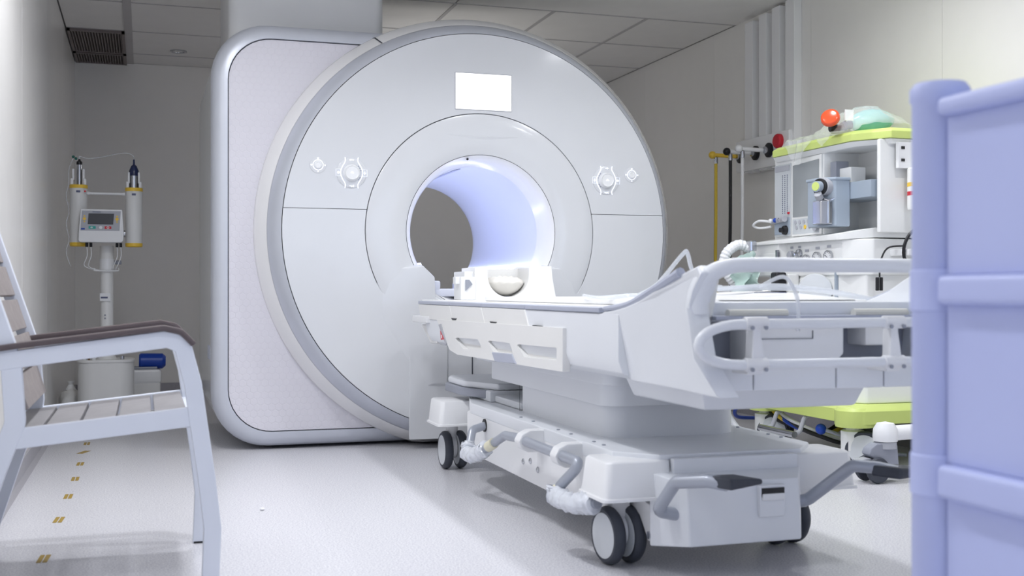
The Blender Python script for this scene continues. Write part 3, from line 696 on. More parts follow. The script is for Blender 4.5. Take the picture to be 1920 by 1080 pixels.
# ------------------------------------------------------------------ chair in the left foreground
ch = thing('armchair', 'white metal armchair with grey wooden slats in left foreground', 'chair', (-.12, 3.49, 0))
def bar(path, w_, d_, y0):
    """flat bar following a path in the x-z plane, w_ wide in the plane, d_ deep in y"""
    P_ = [Vector((p[0], p[1])) for p in path]; rings = []
    for i, p in enumerate(P_):
        t = (P_[min(i + 1, len(P_) - 1)] - P_[max(i - 1, 0)]).normalized(); nrm = Vector((-t.y, t.x)); ww = (w_[i] if isinstance(w_, list) else w_) / 2
        a, b = p + nrm * ww, p - nrm * ww
        rings.append([(a.x, y0 - d_ / 2, a.y), (a.x, y0 + d_ / 2, a.y), (b.x, y0 + d_ / 2, b.y), (b.x, y0 - d_ / 2, b.y)])
    return G().loft(rings)
def path2(pts, rad, n=6): return [(p.x, p.y) for p in fillet([Vector(q) for q in pts], rad, n)]
for yy in (3.2, 3.78):
    fp = path2([(-.43, .608), (-.28, .628), (.06, .671), (.098, .655), (.125, .55), (.16, .30), (.176, .16), (.17, .0)], .03, 6)
    bar(fp, .046, .036, yy).build('side_frame', 'chair', ch, bevel=.004)
    bar([(-.345, .416), (-.30, .420), (.125, .462)], .052, .027, yy).build('seat_rail', 'chair', ch, bevel=.004)
    rp = path2([(-.45, 1.0), (-.325, .62), (-.315, .46), (-.36, .34), (-.47, .0)], .05, 6)
    bar(rp, .05, .031, yy).build('rear_leg', 'chair', ch, bevel=.004)
    ap = path2([(-.44, .641), (-.30, .660), (.05, .7005), (.095, .690), (.128, .655)], .03, 6)
    bar(ap, .016, .058, yy).build('armrest_cap', 'arm', ch, bevel=.005)
    G().box(.15, .192, yy - .019, yy + .019, 0, .006).box(-.495, -.445, yy - .019, yy + .019, 0, .006).build('foot_cap', 'dark', ch)
for k in range(5):
    x0 = -.335 + k * .0905; z0 = .433 + (x0 + .3) * .098
    Mx = Matrix.Translation((x0, 3.49, z0)) @ Matrix.Rotation(-.095, 4, 'Y')
    G().box(.0, .083, -.275, .275, -.008, .010).xf(Mx).build('seat_slat', 'seatslat', ch, bevel=.003)
G().box(.095, .13, 3.215, 3.765, .43, .465).build('front_rail', 'chair', ch, bevel=.004)
for k in range(5):
    t = .47 + k * .098; x0 = -.312 - max(0, t - .50) * .33
    Mx = Matrix.Translation((x0 + .02, 3.49, t + .02)) @ Matrix.Rotation(-.31, 4, 'Y')
    G().box(-.009, .009, -.275, .275, .0, .09).xf(Mx).build('back_slat', 'slat', ch, bevel=.003)

# ------------------------------------------------------------------ plastic cart in the right foreground
ct = thing('supply_cart', 'pale lavender plastic cart out of focus in right foreground', 'cart', (1.32, 1.0, 0))
cx0, cx1, cy0, cy1 = 1.06, 1.58, .52, 1.44
for (x, y_) in ((cx0 + .04, cy1 - .045), (cx1 - .04, cy1 - .045), (cx0 + .04, cy0 + .04), (cx1 - .04, cy0 + .04)):
    po = G().lathe([(.033, .10), (.039, .11), (.039, 1.07), (.042, 1.075), (.042, 1.092), (.036, 1.10), (0, 1.10)], (x, y_, 0), (0, 0, 1), 20).build('corner_post', 'cart', ct, ang=50)
    for zz in (.30, .535, .80): G().lathe([(.0395, -.03), (.0415, -.028), (.0415, .028), (.0395, .03)], (x, y_, zz), (0, 0, 1), 20).build('post_collar', 'cart', po)
    G().lathe([(.02, -.012), (.045, -.012), (.05, 0), (.045, .012), (.02, .012)], (x, y_, .05), (1, 0, 0), 20).build('cart_wheel', 'rubber', po)
for (za, zb, nm) in ((1.045, 1.072, 'top_rim'), (.78, .822, 'shelf_rim'), (.508, .556, 'shelf_rim'), (.22, .27, 'shelf_rim')):
    for x in (cx0, cx1):
        a, b = (x, x + .035) if x == cx0 else (x - .035, x)
        G().box(a, b, cy0 + .06, cy1 - .085, za, zb).build(nm, 'cart', ct, bevel=.010, seg=3)
    for y_ in (cy0, cy1 - .05):
        G().box(cx0 + .06, cx1 - .06, y_, y_ + .035, za, zb).build(nm, 'cart', ct, bevel=.010, seg=3)
    if nm != 'top_rim': G().box(cx0 + .03, cx1 - .03, cy0 + .03, cy1 - .05, za, za + .02).build('shelf', 'cart', ct)
for (za, zb) in ((.822, 1.046), (.556, .781), (.27, .509)):
    for x in (cx0 + .02, cx1 - .03):
        G().box(x, x + .01, cy0 + .06, cy1 - .085, za, zb).build('side_panel', 'cart', ct, bevel=.003)
    for y_ in (cy0 + .012, cy1 - .04):
        G().box(cx0 + .06, cx1 - .06, y_, y_ + .01, za, zb).build('end_panel', 'cart', ct, bevel=.003)

# ------------------------------------------------------------------ contrast injector on the left
inj = thing('contrast_injector', 'white twin-cylinder contrast injector on a pole stand by the left wall', 'injector', (-.2, 7.05, 0))
G().prism([(-.2 + .155 * math.cos(a) * (1 if abs(math.cos(a)) < .95 else 1), 7.1 + .13 * math.sin(a)) for a in [2 * PI * k / 36 for k in range(36)]] and rrect(-.365, -.055, 6.98, 7.24, .09, 6), 'z', .06, .395).build('base_drum', 'ivory', inj, bevel=.006)
G().prism(rrect(-.37, -.05, 6.975, 7.245, .09, 6), 'z', .385, .402).build('drum_lid', 'ivory', inj, bevel=.004)
G().lathe([(.06, .40), (.045, .425), (.036, .45), (.036, .98), (.038, .98), (.038, 1.06)], (-.206, 7.08, 0), (0, 0, 1), 24).build('pole', 'ivory', inj, ang=40)
G().lathe([(.037, .92), (.042, .92), (.042, .985), (.037, .985)], (-.206, 7.08, 0), (0, 0, 1), 24).build('pole_collar', 'white', inj)
G().tube(fillet([(-.275, 7.05, .93), (-.275, 7.03, .915), (-.14, 7.03, .915), (-.14, 7.05, .93)], .01, 4), .004, 8).build('hook_wire', 'white', inj)
G().cyl((-.17, 7.08, .965), .012, .045, (1, 0, 0), 14).build('clamp_knob', 'greyplastic', inj)
tg = G().box(-.243, -.185, 7.038, 7.046, .74, .785).build('asset_tag', 'white', inj)
G().box(-.238, -.20, 7.0365, 7.038, .755, .765).build('tag_print', 'ink', tg)
G().cyl((-.215, 7.046, .658), .005, .003, (0, -1, 0), 8).cyl((-.215, 7.046, .64), .005, .003, (0, -1, 0), 8).build('pole_screw', 'greyplastic', inj)
for (x, z0, z1, kind) in ((-.359, 1.055, 1.415, 'clear'), (-.056, 1.055, 1.405, 'blue')):
    cyl = G().cyl((x, 7.06, z0 + .02), .0475, z1 - z0 - .045, (0, 0, 1), 28).build('pump_cylinder', 'ivory', inj)
    G().cyl((x, 7.06, z1 - .026), .0495, .02, (0, 0, 1), 28).build('yellow_collar', 'yellow', cyl)
    G().lathe([(.044, 0), (.0485, .004), (.0485, .022)], (x, 7.06, z0), (0, 0, 1), 28).build('yellow_end_cap', 'yellow', cyl)
    G().box(x - .011, x + .011, 7.0105, 7.014, z1 - .052, z1 - .040).build('scale_label', 'ink', cyl)
    g = G()
    for s2 in (-1, 1):
        g.box(x + s2 * .034 - .008, x + s2 * .034 + .008, 7.03, 7.09, z1 - .006, z1 + .03).box(x + s2 * .028 - .006, x + s2 * .028 + .006, 7.035, 7.085, z1 + .02, z1 + .085)
    g.build('syringe_clamp', 'white', cyl, bevel=.003)
    if kind == 'clear':
        G().cyl((x + .004, 7.06, z1 - .004), .014, .115, (0, 0, 1), 18).build('syringe', 'steel', inj)
        G().lathe([(.013, 0), (.016, .004), (.016, .018), (.008, .024), (.005, .034)], (x + .004, 7.06, z1 + .11), (0, 0, 1), 16).build('syringe_cap', 'dark', inj)
        for (dx, dz) in ((-.028, .155), (-.014, .145)):
            G().sphere((x + dx, 7.05, z1 + dz), .008).build('valve_tap', 'greenvalve', inj)
        G().cyl((x + .002, 7.06, z1 + .14), .004, .02, (0, 0, 1), 8).build('luer_tip', 'clear', inj)
    else:
        G().lathe([(.026, 0), (.026, .07)], (x, 7.06, z1 - .004), (0, 0, 1), 20).build('syringe', 'steel', inj)
        G().lathe([(.027, 0), (.027, .03), (.016, .058), (.006, .066), (.005, .095), (0, .095)], (x, 7.06, z1 + .066), (0, 0, 1), 20).build('syringe_tip', 'navy', inj)
G().cyl((-.315, 7.05, 1.362), .0075, .21, (1, 0, 0), 14).cyl((-.312, 7.05, 1.362), .0105, .014, (1, 0, 0), 14).cyl((-.118, 7.05, 1.362), .0105, .014, (1, 0, 0), 14).build('cross_bar', 'white', inj)
G().cyl((-.322, 7.012, 1.37), .006, .004, (0, -1, 0), 10).build('red_button', 'red', inj)
cn = G().prism([(-.343, 1.265), (-.118, 1.265), (-.110, 1.13), (-.112, 1.085), (-.125, 1.075), (-.345, 1.075), (-.356, 1.085), (-.354, 1.13)], 'y', 6.945, 7.02).build('control_console', 'white', inj, bevel=.006)
fp_ = G().prism([(-.335, 1.255), (-.127, 1.255), (-.134, 1.142), (-.344, 1.142)], 'y', 6.9435, 6.946).build('console_fascia', 'panelgrey', cn)
sc_ = G().prism([(-.300, 1.240), (-.163, 1.240), (-.168, 1.178), (-.305, 1.178)], 'y', 6.942, 6.944).build('console_screen', 'screendark', cn)
G().box(-.30, -.262, 6.942, 6.944, 1.152, 1.168).build('start_button', 'teal', cn, bevel=.001, seg=1)
G().cyl((-.235, 6.944, 1.160), .009, .002, (0, -1, 0), 14).build('pause_button', 'white', cn)
G().box(-.214, -.178, 6.942, 6.944, 1.152, 1.168).build('stop_button', 'red', cn, bevel=.001, seg=1)
G().lathe([(.004, 0), (.007, 0), (.007, .001), (.004, .001)], (-.196, 6.942, 1.160), (0, -1, 0), 14, cap=False).build('stop_symbol', 'white', cn)
G().prism([(-.284, 1.166), (-.276, 1.160), (-.284, 1.154)], 'y', 6.9405, 6.942).box(-.29, -.282, 6.9405, 6.942, 1.158, 1.162).build('start_symbol', 'white', cn)
for x in (-.322, -.147):
    kb = G().cyl((x, 6.944, 1.209), .009, .002, (0, -1, 0), 14).build('fill_button', 'yellow', cn)
    G().prism([(x - .007, 1.222), (x + .007, 1.222), (x, 1.231)], 'y', 6.942, 6.944).prism([(x - .007, 1.196), (x + .007, 1.196), (x, 1.187)], 'y', 6.942, 6.944).build('arrow_keys', 'yellow', kb)
G().box(-.34, -.32, 6.942, 6.944, 1.147, 1.156).build('console_badge', 'blue', cn)
G().box(-.28, -.235, 6.9425, 6.944, 1.246, 1.250).build('console_print', 'ink', cn)
for x in (-.312, -.29, -.148, -.128):
    pl = G().cyl((x, 7.0, 1.075), .008, -.024, (0, 0, 1), 10).build('cable_plug', 'dark', inj)
    G().tube(smooth_path([(x, 7.0, 1.052), (x + .002, 7.0, 1.0), (x + (-.012 if x < -.2 else -.02), 7.02, .94), (-.235 if x < -.2 else -.165, 7.05, .915)], 5), .0028, 6).build('plug_cable', 'white', pl)
G().cyl((-.115, 7.0, 1.13), .02, .012, (1, 0, 0), 18).build('tilt_knob', 'steel', inj)
G().tube(smooth_path([(-.355, 7.06, 1.575), (-.30, 7.06, 1.565), (-.22, 7.06, 1.578), (-.15, 7.06, 1.596), (-.09, 7.06, 1.602), (-.058, 7.06, 1.585), (-.056, 7.06, 1.55)], 6), .0022, 6).build('line_between_syringes', 'clear', inj)
G().tube(smooth_path([(-.385, 7.05, 1.565), (-.41, 7.05, 1.50), (-.412, 7.05, 1.42), (-.425, 7.05, 1.34), (-.41, 7.05, 1.26), (-.425, 7.05, 1.18), (-.41, 7.05, 1.10), (-.425, 7.05, 1.02), (-.40, 7.05, .94)], 6), .0022, 6).build('hanging_line', 'clear', inj)
for (x, h) in ((-.325, .05), (-.275, .055), (-.12, .02)):
    G().cyl((x, 7.02, .402), .012, h, (0, 0, 1), 12).build('lid_fitting', 'white' if h > .03 else 'steel', inj)
G().cyl((-.30, 7.0, .402), .006, .04, (0, 0, 1), 10).build('lid_tap', 'brown', inj)
for k in range(5):
    a = k * 2 * PI / 5 + .4; ex, ey = -.2 + .27 * math.cos(a), 7.1 + .22 * math.sin(a)
    lg = G().tube([(-.2, 7.1, .07), (ex, ey, .06)], .02, 8).build('star_leg', 'white', inj)
    G().lathe([(.01, -.01), (.03, -.01), (.03, .01), (.01, .01)], (ex, ey, .03), (1, 0, 0), 14).build('foot_caster', 'rubber', lg)
# floor items behind the injector
G().lathe([(.0, 0), (.04, 0), (.048, .01), (.048, .14), (.04, .15), (.03, .16)], (-.03, 7.55, .36), (1, 0, -.02), 20).build('blue_canister', 'blue', None, label='blue cylinder lying behind the injector base', cat='canister')
bb_ = thing('floor_box', 'low white box on the floor behind the injector base', 'box', (.03, 7.6, 0))
G().box(-.1, .10, 7.48, 7.72, 0, .24).build('box_body', 'ivory', bb_, bevel=.02)
G().box(-.105, .105, 7.475, 7.725, .22, .31).build('box_lid', 'white', bb_, bevel=.02)
G().box(-.08, .08, 7.50, 7.60, .31, .325).build('lid_handle', 'greyplastic', bb_, bevel=.005)
vb = thing('vacuum_bag', 'crumpled pale bag on the floor between injector and left wall', 'bag', (-.42, 7.3, 0))
g = G().sphere((-.415, 7.3, .11), 1, .065, .12, .11, 18, 12)
g.v = [(a + .010 * math.sin(b * 60 + c_ * 40), b, max(.0, c_ + .008 * math.sin(a * 90 + b * 50))) for a, b, c_ in g.v]
g.build('bag_body', 'ivory', vb, ang=90); G().lathe([(.03, 0), (.014, .03), (.022, .05)], (-.415, 7.3, .212), (0, 0, 1), 12).build('bag_neck', 'white', vb)

# ------------------------------------------------------------------ right wall: trunking and gas outlets
for k, (a, b) in enumerate(((6.44, 6.54), (6.275, 6.365), (6.12, 6.21), (5.955, 6.055))):
    G().box(XR - .055, XR, a, b, 1.55, 2.51 + .01 * k).build('wall_conduit', 'lip', None, bevel=.004, label=['white vertical trunking on the right wall, farthest of four', 'white vertical trunking on the right wall, second farthest of four', 'white vertical trunking on the right wall, third farthest of four', 'white vertical trunking on the right wall, nearest of four'][k], cat='trunking', group='white trunking on the right wall')
gp = thing('gas_outlet_panel', 'white wall panel with round medical gas outlets', 'wall panel', (XR - .07, 6.35, 1.55))
G().box(XR - .075, XR, 5.98, 6.62, 1.56, 1.76).build('panel_body', 'lip', gp, bevel=.006)
for yy in (6.55, 6.36, 6.20):
    ot = G().lathe([(.045, 0), (.045, .012), (.036, .018), (.02, .018)], (XR - .075, yy, 1.66), (-1, 0, 0), 24).build('gas_outlet', 'dark', gp)
    G().lathe([(.022, 0), (.022, .02), (0, .02)], (XR - .09, yy, 1.66), (-1, 0, 0), 18).build('outlet_core', 'steel', ot)
G().lathe([(.044, 0), (.044, .02), (.038, .028), (0, .03)], (XR - .0755, 6.08, 1.70), (-1, 0, 0), 26).build('emergency_button', 'red', None, label='round red button cap on the gas outlet panel', cat='button')
for (yy, m_, cm, lab, z1) in ((6.56, 'hoseyellow', 'yellow', 'yellow gas hose hanging from the wall outlet', .35), (6.37, 'dark', 'dark', 'black gas hose hanging from the wall outlet', .35), (6.22, 'white', 'white', 'white gas hose hanging from the wall outlet', .35)):
    hz = thing('gas_hose', lab, 'hose', (XR - .25, yy, 1.6), 'gas hoses on the right wall')
    G().tube([(XR - .11, yy, 1.66), (XR - .26, yy + .01, 1.665)], .013, 12).build('probe', 'yellow' if cm == 'yellow' else 'white', hz)
    G().sphere((XR - .27, yy + .01, 1.665), .024).build('probe_knob', cm, hz)
    G().cyl((XR - .245, yy + .01, 1.61), .013, .04, (0, 0, 1), 12).build('ferrule', 'steel', hz)
    G().tube(smooth_path([(XR - .245, yy + .01, 1.62), (XR - .245, yy + .01, 1.3), (XR - .24, yy + .02, .9), (XR - .22, yy - .02, .5), (XR - .15, yy - .2, .2)], 8), .0105, 10).build('hose', m_, hz)

# ------------------------------------------------------------------ anaesthesia machine
an = thing('anaesthesia_machine', 'white anaesthesia machine with lime green top and bumper', 'medical machine', (3.33, 4.8, 0))
ol = rrect(3.0, 3.62, 4.36, 5.30, .05, 5)
g = G().loft([[(p[0], p[1], .205) for p in ol], [(p[0], p[1], .262) for p in ol], [(3.31 + (p[0] - 3.31) * .9, 4.83 + (p[1] - 4.83) * .94, .288) for p in ol]])
for (x, y_) in ((3.05, 4.45), (3.05, 5.22), (3.55, 4.45), (3.55, 5.22)):
    g.lathe([(.085, .188), (.088, .20), (.088, .262), (.075, .276), (0, .278)], (x, y_, 0), (0, 0, 1), 28)
g.build('base_bumper', 'green', an, ang=40)
G().prism([(3.03, 4.55), (3.10, 4.43), (3.6, 4.43), (3.6, 5.2), (3.06, 5.2), (3.03, 5.16)], 'z', .288, 1.0).build('lower_body', 'anes', an, bevel=.01)
G().box(3.024, 3.04, 4.57, 5.14, .30, .56).build('lower_door', 'anes', an, bevel=.005)
G().box(3.024, 3.04, 4.57, 5.14, .565, .74).build('drawer_front', 'anes', an, bevel=.005)
G().box(3.024, 3.04, 4.57, 5.14, .745, .86).build('drawer_front', 'anes', an, bevel=.005)
G().box(3.018, 3.03, 4.548, 4.56, .36, .93).build('door_slot', 'anesblue', an)
# control front with gauges
G().prism([(2.985, 5.28), (2.985, 5.0), (3.02, 4.97), (3.02, 4.50), (3.12, 4.41), (3.6, 4.41), (3.6, 5.28)], 'z', .87, 1.035).build('control_front', 'anes', an, bevel=.008)
G().box(2.978, 2.99, 5.01, 5.27, .875, .985).build('absorber_door', 'anes', an, bevel=.003)
G().box(2.972, 2.985, 4.985, 5.0, .86, 1.0).build('door_hinge', 'steel', an)
# sloped worktop
G().loft([[(2.965, 5.30, 1.03), (2.965, 5.30, 1.04), (2.99, 4.50, 1.058), (2.99, 4.50, 1.03)], [(3.12, 5.30, 1.05), (3.12, 5.30, 1.065), (3.14, 4.42, 1.085), (3.14, 4.42, 1.04)], [(3.6, 5.30, 1.05), (3.6, 5.30, 1.065), (3.6, 4.40, 1.085), (3.6, 4.40, 1.04)]]).build('worktop', 'anes', an, bevel=.003)
for (yy, zz, r) in ((4.79, .945, .028), (4.70, .950, .033), (4.605, .953, .034)):
    ga = G().lathe([(r, 0), (r, .012), (r * .9, .014), (r * .88, .010)], (3.02, yy, zz), (-1, 0, 0), 28, cap=False).build('pressure_gauge', 'steel', an)
    G().cyl((3.012, yy, zz), r * .9, .002, (-1, 0, 0), 28).build('gauge_dial', 'white', ga)
    g = G()
    for k in range(9):
        a = math.radians(225 - k * 33.75); g.box(3.0085, 3.0098, yy - r * .7 * math.cos(a) - .0012, yy - r * .7 * math.cos(a) + .0012, zz + r * .7 * math.sin(a) - .0015, zz + r * .7 * math.sin(a) + .0015)
    g.tube([(3.009, yy, zz), (3.009, yy + r * .5, zz + r * .35)], .0012, 5).build('gauge_needle', 'seam', ga)
    G().box(3.018, 3.021, yy - .016, yy + .016, zz + r + .012, zz + r + .024).build('gauge_label', 'panelgrey', an)
G().lathe([(.022, 0), (.022, .016), (.018, .02), (0, .02)], (3.02, 4.925, .972), (-1, 0, 0), 24).build('push_knob', 'panelgrey', an)
kn = G().lathe([(.026, 0), (.024, .012), (.012, .018), (.010, .034), (0, .036)], (3.02, 4.855, .975), (-1, 0, 0), 24).build('selector_knob', 'steel', an)
for yy in (4.925, 4.855): G().box(3.018, 3.021, yy - .012, yy + .012, 1.005, 1.016).build('knob_label', 'panelgrey', an)
# upper housing
G().prism([(3.10, 5.22), (3.09, 4.76), (3.16, 4.735), (3.27, 4.735), (3.27, 4.42), (3.12, 4.385), (3.12, 4.36), (3.62, 4.36), (3.62, 5.24), (3.12, 5.24)], 'z', 1.06, 1.478).build('upper_housing', 'anes', an, bevel=.006)
G().loft([[(3.085, 5.18, 1.455), (3.085, 4.50, 1.455), (3.17, 4.345, 1.455), (3.63, 4.345, 1.455), (3.63, 5.25, 1.455)], [(3.06, 5.175, 1.478), (3.06, 4.49, 1.478), (3.16, 4.335, 1.478), (3.64, 4.335, 1.478), (3.64, 5.26, 1.478)]]).build('top_rim', 'anes', an, bevel=.004)
def tp(i, z): return [(3.055 + i, 5.17 - i, z), (3.055 + i, 4.485 + i * .4, z), (3.155 + i * .5, 4.325 + i, z), (3.645, 4.325 + i, z), (3.645, 5.17 - i, z)]
G().loft([tp(0, 1.479), tp(0, 1.512), tp(.022, 1.528)]).build('green_top', 'green', an, bevel=.004)
# flow panel, main screen, keypad
fl = G().box(3.086, 3.105, 5.045, 5.20, 1.075, 1.44).build('flow_panel', 'screenlight', an, bevel=.003)
G().box(3.083, 3.087, 5.055, 5.19, 1.405, 1.432).build('flow_header', 'panelgrey', fl)
g = G()
for k in range(20):
    for yy in (5.075, 5.098, 5.12): g.box(3.083, 3.0865, yy - .002, yy + .002, 1.19 + k * .010, 1.194 + k * .010)
g.build('flow_scale', 'ink', fl)
G().box(3.082, 3.087, 5.05, 5.195, 1.085, 1.17).build('flow_base', 'anesblue', fl, bevel=.002)
G().box(3.081, 3.087, 5.055, 5.07, 1.185, 1.195).build('flow_bead', 'red', fl)
G().lathe([(.024, 0), (.022, .014), (.012, .018), (.012, .034), (0, .035)], (3.082, 5.085, 1.105), (-1, 0, 0), 20).build('flow_knob', 'dark', fl)
ms = G().prism([(4.765, 1.455), (5.035, 1.445), (5.035, 1.07), (4.765, 1.07)], 'x', 3.082, 3.105).build('monitor_bezel', 'anes', an, bevel=.004)
G().prism([(4.785, 1.432), (5.015, 1.422), (5.015, 1.165), (4.785, 1.165)], 'x', 3.079, 3.084).build('monitor_screen', 'screen', ms)
G().box(3.0805, 3.084, 4.785, 5.02, 1.08, 1.155).build('keypad', 'screenlight', ms)
for r_ in range(2):
    for k in range(5):
        G().cyl((3.0805, 4.99 - k * .038 - r_ * .01, 1.138 - r_ * .026), .0105, .003, (-1, 0, 0), 12).build('key', 'yellow' if (r_, k) == (1, 2) else 'panelgrey', ms)
G().cyl((3.0805, 4.80, 1.105), .02, .016, (-1, 0, 0), 18).build('menu_dial', 'panelgrey', ms)
# connector block sticking out left of the flow panel
cbk = G().tube([(3.075, 5.20, 1.155), (3.06, 5.06, 1.16)], .015, 12).build('oxygen_block', 'panelgrey', an)
for k, m_ in enumerate(('white', 'blue', 'steel')): G().sphere((3.057, 5.19 - k * .045, 1.157), .012).build('block_port', m_, cbk)
G().tube(smooth_path([(3.06, 5.21, 1.155), (3.03, 5.26, 1.16), (3.02, 5.30, 1.14), (3.05, 5.29, 1.125), (3.08, 5.22, 1.13)], 6), .006, 8).build('short_hose', 'white', an)
# vaporizer mounting rail
G().box(3.10, 3.275, 4.40, 4.72, 1.222, 1.30).build('vaporizer_rail', 'anesblue', an, bevel=.003)
G().lathe([(.016, 0), (.016, .01), (.010, .014), (0, .014)], (3.17, 4.40, 1.262), (0, -1, 0), 18).build('rail_screw', 'white', an)
G().cyl((3.22, 4.46, 1.30), .012, .022, (0, 0, 1), 12).build('rail_pin', 'steel', an)
G().box(3.12, 3.20, 4.58, 4.68, 1.30, 1.375).build('locking_block', 'anes', an, bevel=.004)
G().box(3.10, 3.17, 4.67, 4.72, 1.30, 1.41).build('locking_lever', 'greyplastic', an, bevel=.004)
# side cup with coloured bands, cable hook and cable
cup = G().lathe([(.04, 1.16), (.042, 1.17), (.042, 1.34), (.038, 1.345)], (3.27, 4.30, 0), (0, 0, 1), 24).build('side_canister', 'anes', an)
G().cyl((3.27, 4.30, 1.262), .0425, .018, (0, 0, 1), 24).build('amber_band', 'yellow', cup); G().cyl((3.27, 4.30, 1.222), .0425, .018, (0, 0, 1), 24).build('red_band', 'red', cup)
pb_ = G().box(3.19, 3.30, 4.325, 4.345, 1.345, 1.462).build('side_plate', 'white', an, bevel=.003)
for zz in (1.375, 1.43): G().box(3.205, 3.222, 4.321, 4.326, zz, zz + .012).build('plate_clip', 'dark', pb_)
hk = G().tube([(3.30 + .10 * math.cos(a), 4.30 + .01 * math.sin(a * 2), .985 + .10 * math.sin(a)) for a in [2 * PI * k / 36 for k in range(36)]], .0075, 8, closed=True).build('coiled_cable', 'dark', an)
G().tube(smooth_path([(3.24, 4.30, .91), (3.26, 4.29, .80), (3.30, 4.29, .66)], 6), .0075, 8).build('hanging_cable', 'dark', an)
G().box(3.21, 3.34, 4.28, 4.42, .955, .985).build('cable_hook', 'white', an, bevel=.005)
G().tube(smooth_path([(3.22, 4.33, 1.0), (3.16, 4.36, .99), (3.13, 4.37, .93), (3.125, 4.37, .86)], 6), .004, 8).build('thin_lead', 'dark', an)
for q in (0, .02): G().box(3.105 + q, 3.117 + q, 4.36, 4.375, .80, .86).build('lead_clip', 'dark', an, bevel=.003)
# absorber with round lid
ab = G().lathe([(.055, 0), (.075, .01), (.08, .035), (.075, .055), (.0, .06)], (2.985, 4.665, .80), (-.55, -.8, 0), 36).build('absorber_lid', 'hub', an)
G().lathe([(.03, -.10), (.03, -.02), (.06, 0)], (2.985, 4.665, .80), (-.55, -.8, 0), 20).build('absorber_neck', 'dark', ab)
G().box(2.96, 3.02, 4.86, 5.0, .70, .88).build('absorber_frame', 'anes', an, bevel=.006)
G().box(2.90, 2.96, 4.87, 4.93, .72, .89).build('bellows_valve', 'dark', an, bevel=.012, seg=3)
G().lathe([(.028, 0), (.028, .24)], (2.90, 5.14, .70), (0, 0, 1), 18).build('breathing_port', 'clear', an)
G().lathe([(.032, 0), (.032, .045), (.028, .05)], (2.90, 5.12, 1.0), (0, 0, 1), 18).build('port_ring', 'steel', an)
hr = smooth_path([(2.90, 5.12, 1.01), (2.84, 5.13, 1.03), (2.78, 5.14, .99), (2.77, 5.15, .93), (2.80, 5.15, .87), (2.84, 5.15, .83)], 8)
G().tube(hr, [.024 + .003 * (k % 2) for k in range(len(hr))], 14).build('corrugated_hose', 'white', an, ang=20)
# mint film bag draped on the absorber
rg = random.Random(21); vs_, fs = [], []; n = 14
for i in range(n + 1):
    for j in range(n + 1):
        u, v = i / n, j / n
        vs_.append((2.79 + .13 * u + .015 * math.sin(v * 14) + rg.uniform(-.005, .005), 5.06 + .04 * math.sin(u * 8 + v * 3) + .03 * u, 1.005 - .20 * v - .06 * (1 - u) ** 2 + rg.uniform(-.004, .004)))
for i in range(n):
    for j in range(n): fs.append((i * (n + 1) + j, (i + 1) * (n + 1) + j, (i + 1) * (n + 1) + j + 1, i * (n + 1) + j + 1))
bo = G().add(vs_, fs).build('film_pouch', 'mintfilm', None, ang=90, label='crumpled mint-tinted plastic film draped over the breathing port', cat='plastic film')
md = bo.modifiers.new('thick', 'SOLIDIFY'); md.thickness = .001
# casters, footrest, hoses on the floor
def an_caster(x, y_, sw):
    cs = G().lathe([(.05, .075), (.052, .08), (.052, .165), (.04, .168), (.03, .17), (.03, .2)], (x, y_, 0), (0, 0, 1), 24).build('machine_caster', 'anes', an)
    Mx = Matrix.Translation((x, y_, 0)) @ Matrix.Rotation(sw, 4, 'Z')
    for s2 in (-1, 1):
        c_ = Vector((s2 * .036, -.055, .085))
        G().lathe([(.064, -.014), (.078, -.014), (.085, -.006), (.085, .006), (.078, .014), (.064, .014)], c_, (1, 0, 0), 36).xf(Mx).build('tyre', 'rubber', cs)
        G().lathe([(0, .017), (.05, .017), (.068, .014), (.068, -.014), (.05, -.017), (0, -.017)], c_, (1, 0, 0), 36).xf(Mx).build('wheel_disc', 'hub', cs)
an_caster(3.06, 4.48, .85); an_caster(3.06, 5.25, .75); an_caster(3.55, 4.45, .5); an_caster(3.55, 5.22, .3)
ft = G().tube([(2.945, 5.10, .115), (2.945, 4.78, .115)], .016, 14).build('footrest_bar', 'steel', an)
for yy in (5.05, 4.80):
    G().tube(fillet([(3.06, yy, .21), (3.01, yy, .19), (2.985, yy, .125), (2.945, yy, .115)], .02, 5), .011, 10).build('footrest_arm', 'panelgrey', ft)
for k, (m_, yy, zz) in enumerate((('dark', 5.08, .17), ('hoseyellow', 5.02, .175), ('blue', 4.96, .16), ('white', 4.9, .17), ('dark', 4.86, .15))):
    G().tube(smooth_path([(3.08, 5.24 - .02 * k, .19), (3.06, yy + .06, zz - .02), (3.10, yy - .05, zz - .05), (3.2, yy - .12, zz - .08), (3.32, yy - .1, zz - .04)], 6), .011, 8).build('under_hose', m_, an)
G().sphere((3.05, 4.72, .145), .026).build('blue_valve', 'blue', an)
G().tube(smooth_path([(3.05, 4.72, .145), (3.12, 4.66, .12), (3.25, 4.6, .05), (3.4, 4.55, .03)], 6), .009, 8).build('under_cable', 'greyplastic', an)
# floor hoses left of the machine
G().tube(smooth_path([(2.93, 5.5, .32), (2.92, 5.42, .18), (2.96, 5.3, .06), (3.03, 5.05, .022), (3.12, 4.9, .022)], 8), .019, 12).build('floor_hose', 'clear', None, label='clear corrugated hose sagging to the floor beside the machine', cat='hose')
G().tube(smooth_path([(3.2, 5.6, .10), (3.05, 5.52, .12), (3.0, 5.45, .17), (3.02, 5.36, .21), (3.08, 5.32, .22)], 8), .010, 10).build('air_line', 'blue', None, label='blue air line curving behind the machine base', cat='hose')

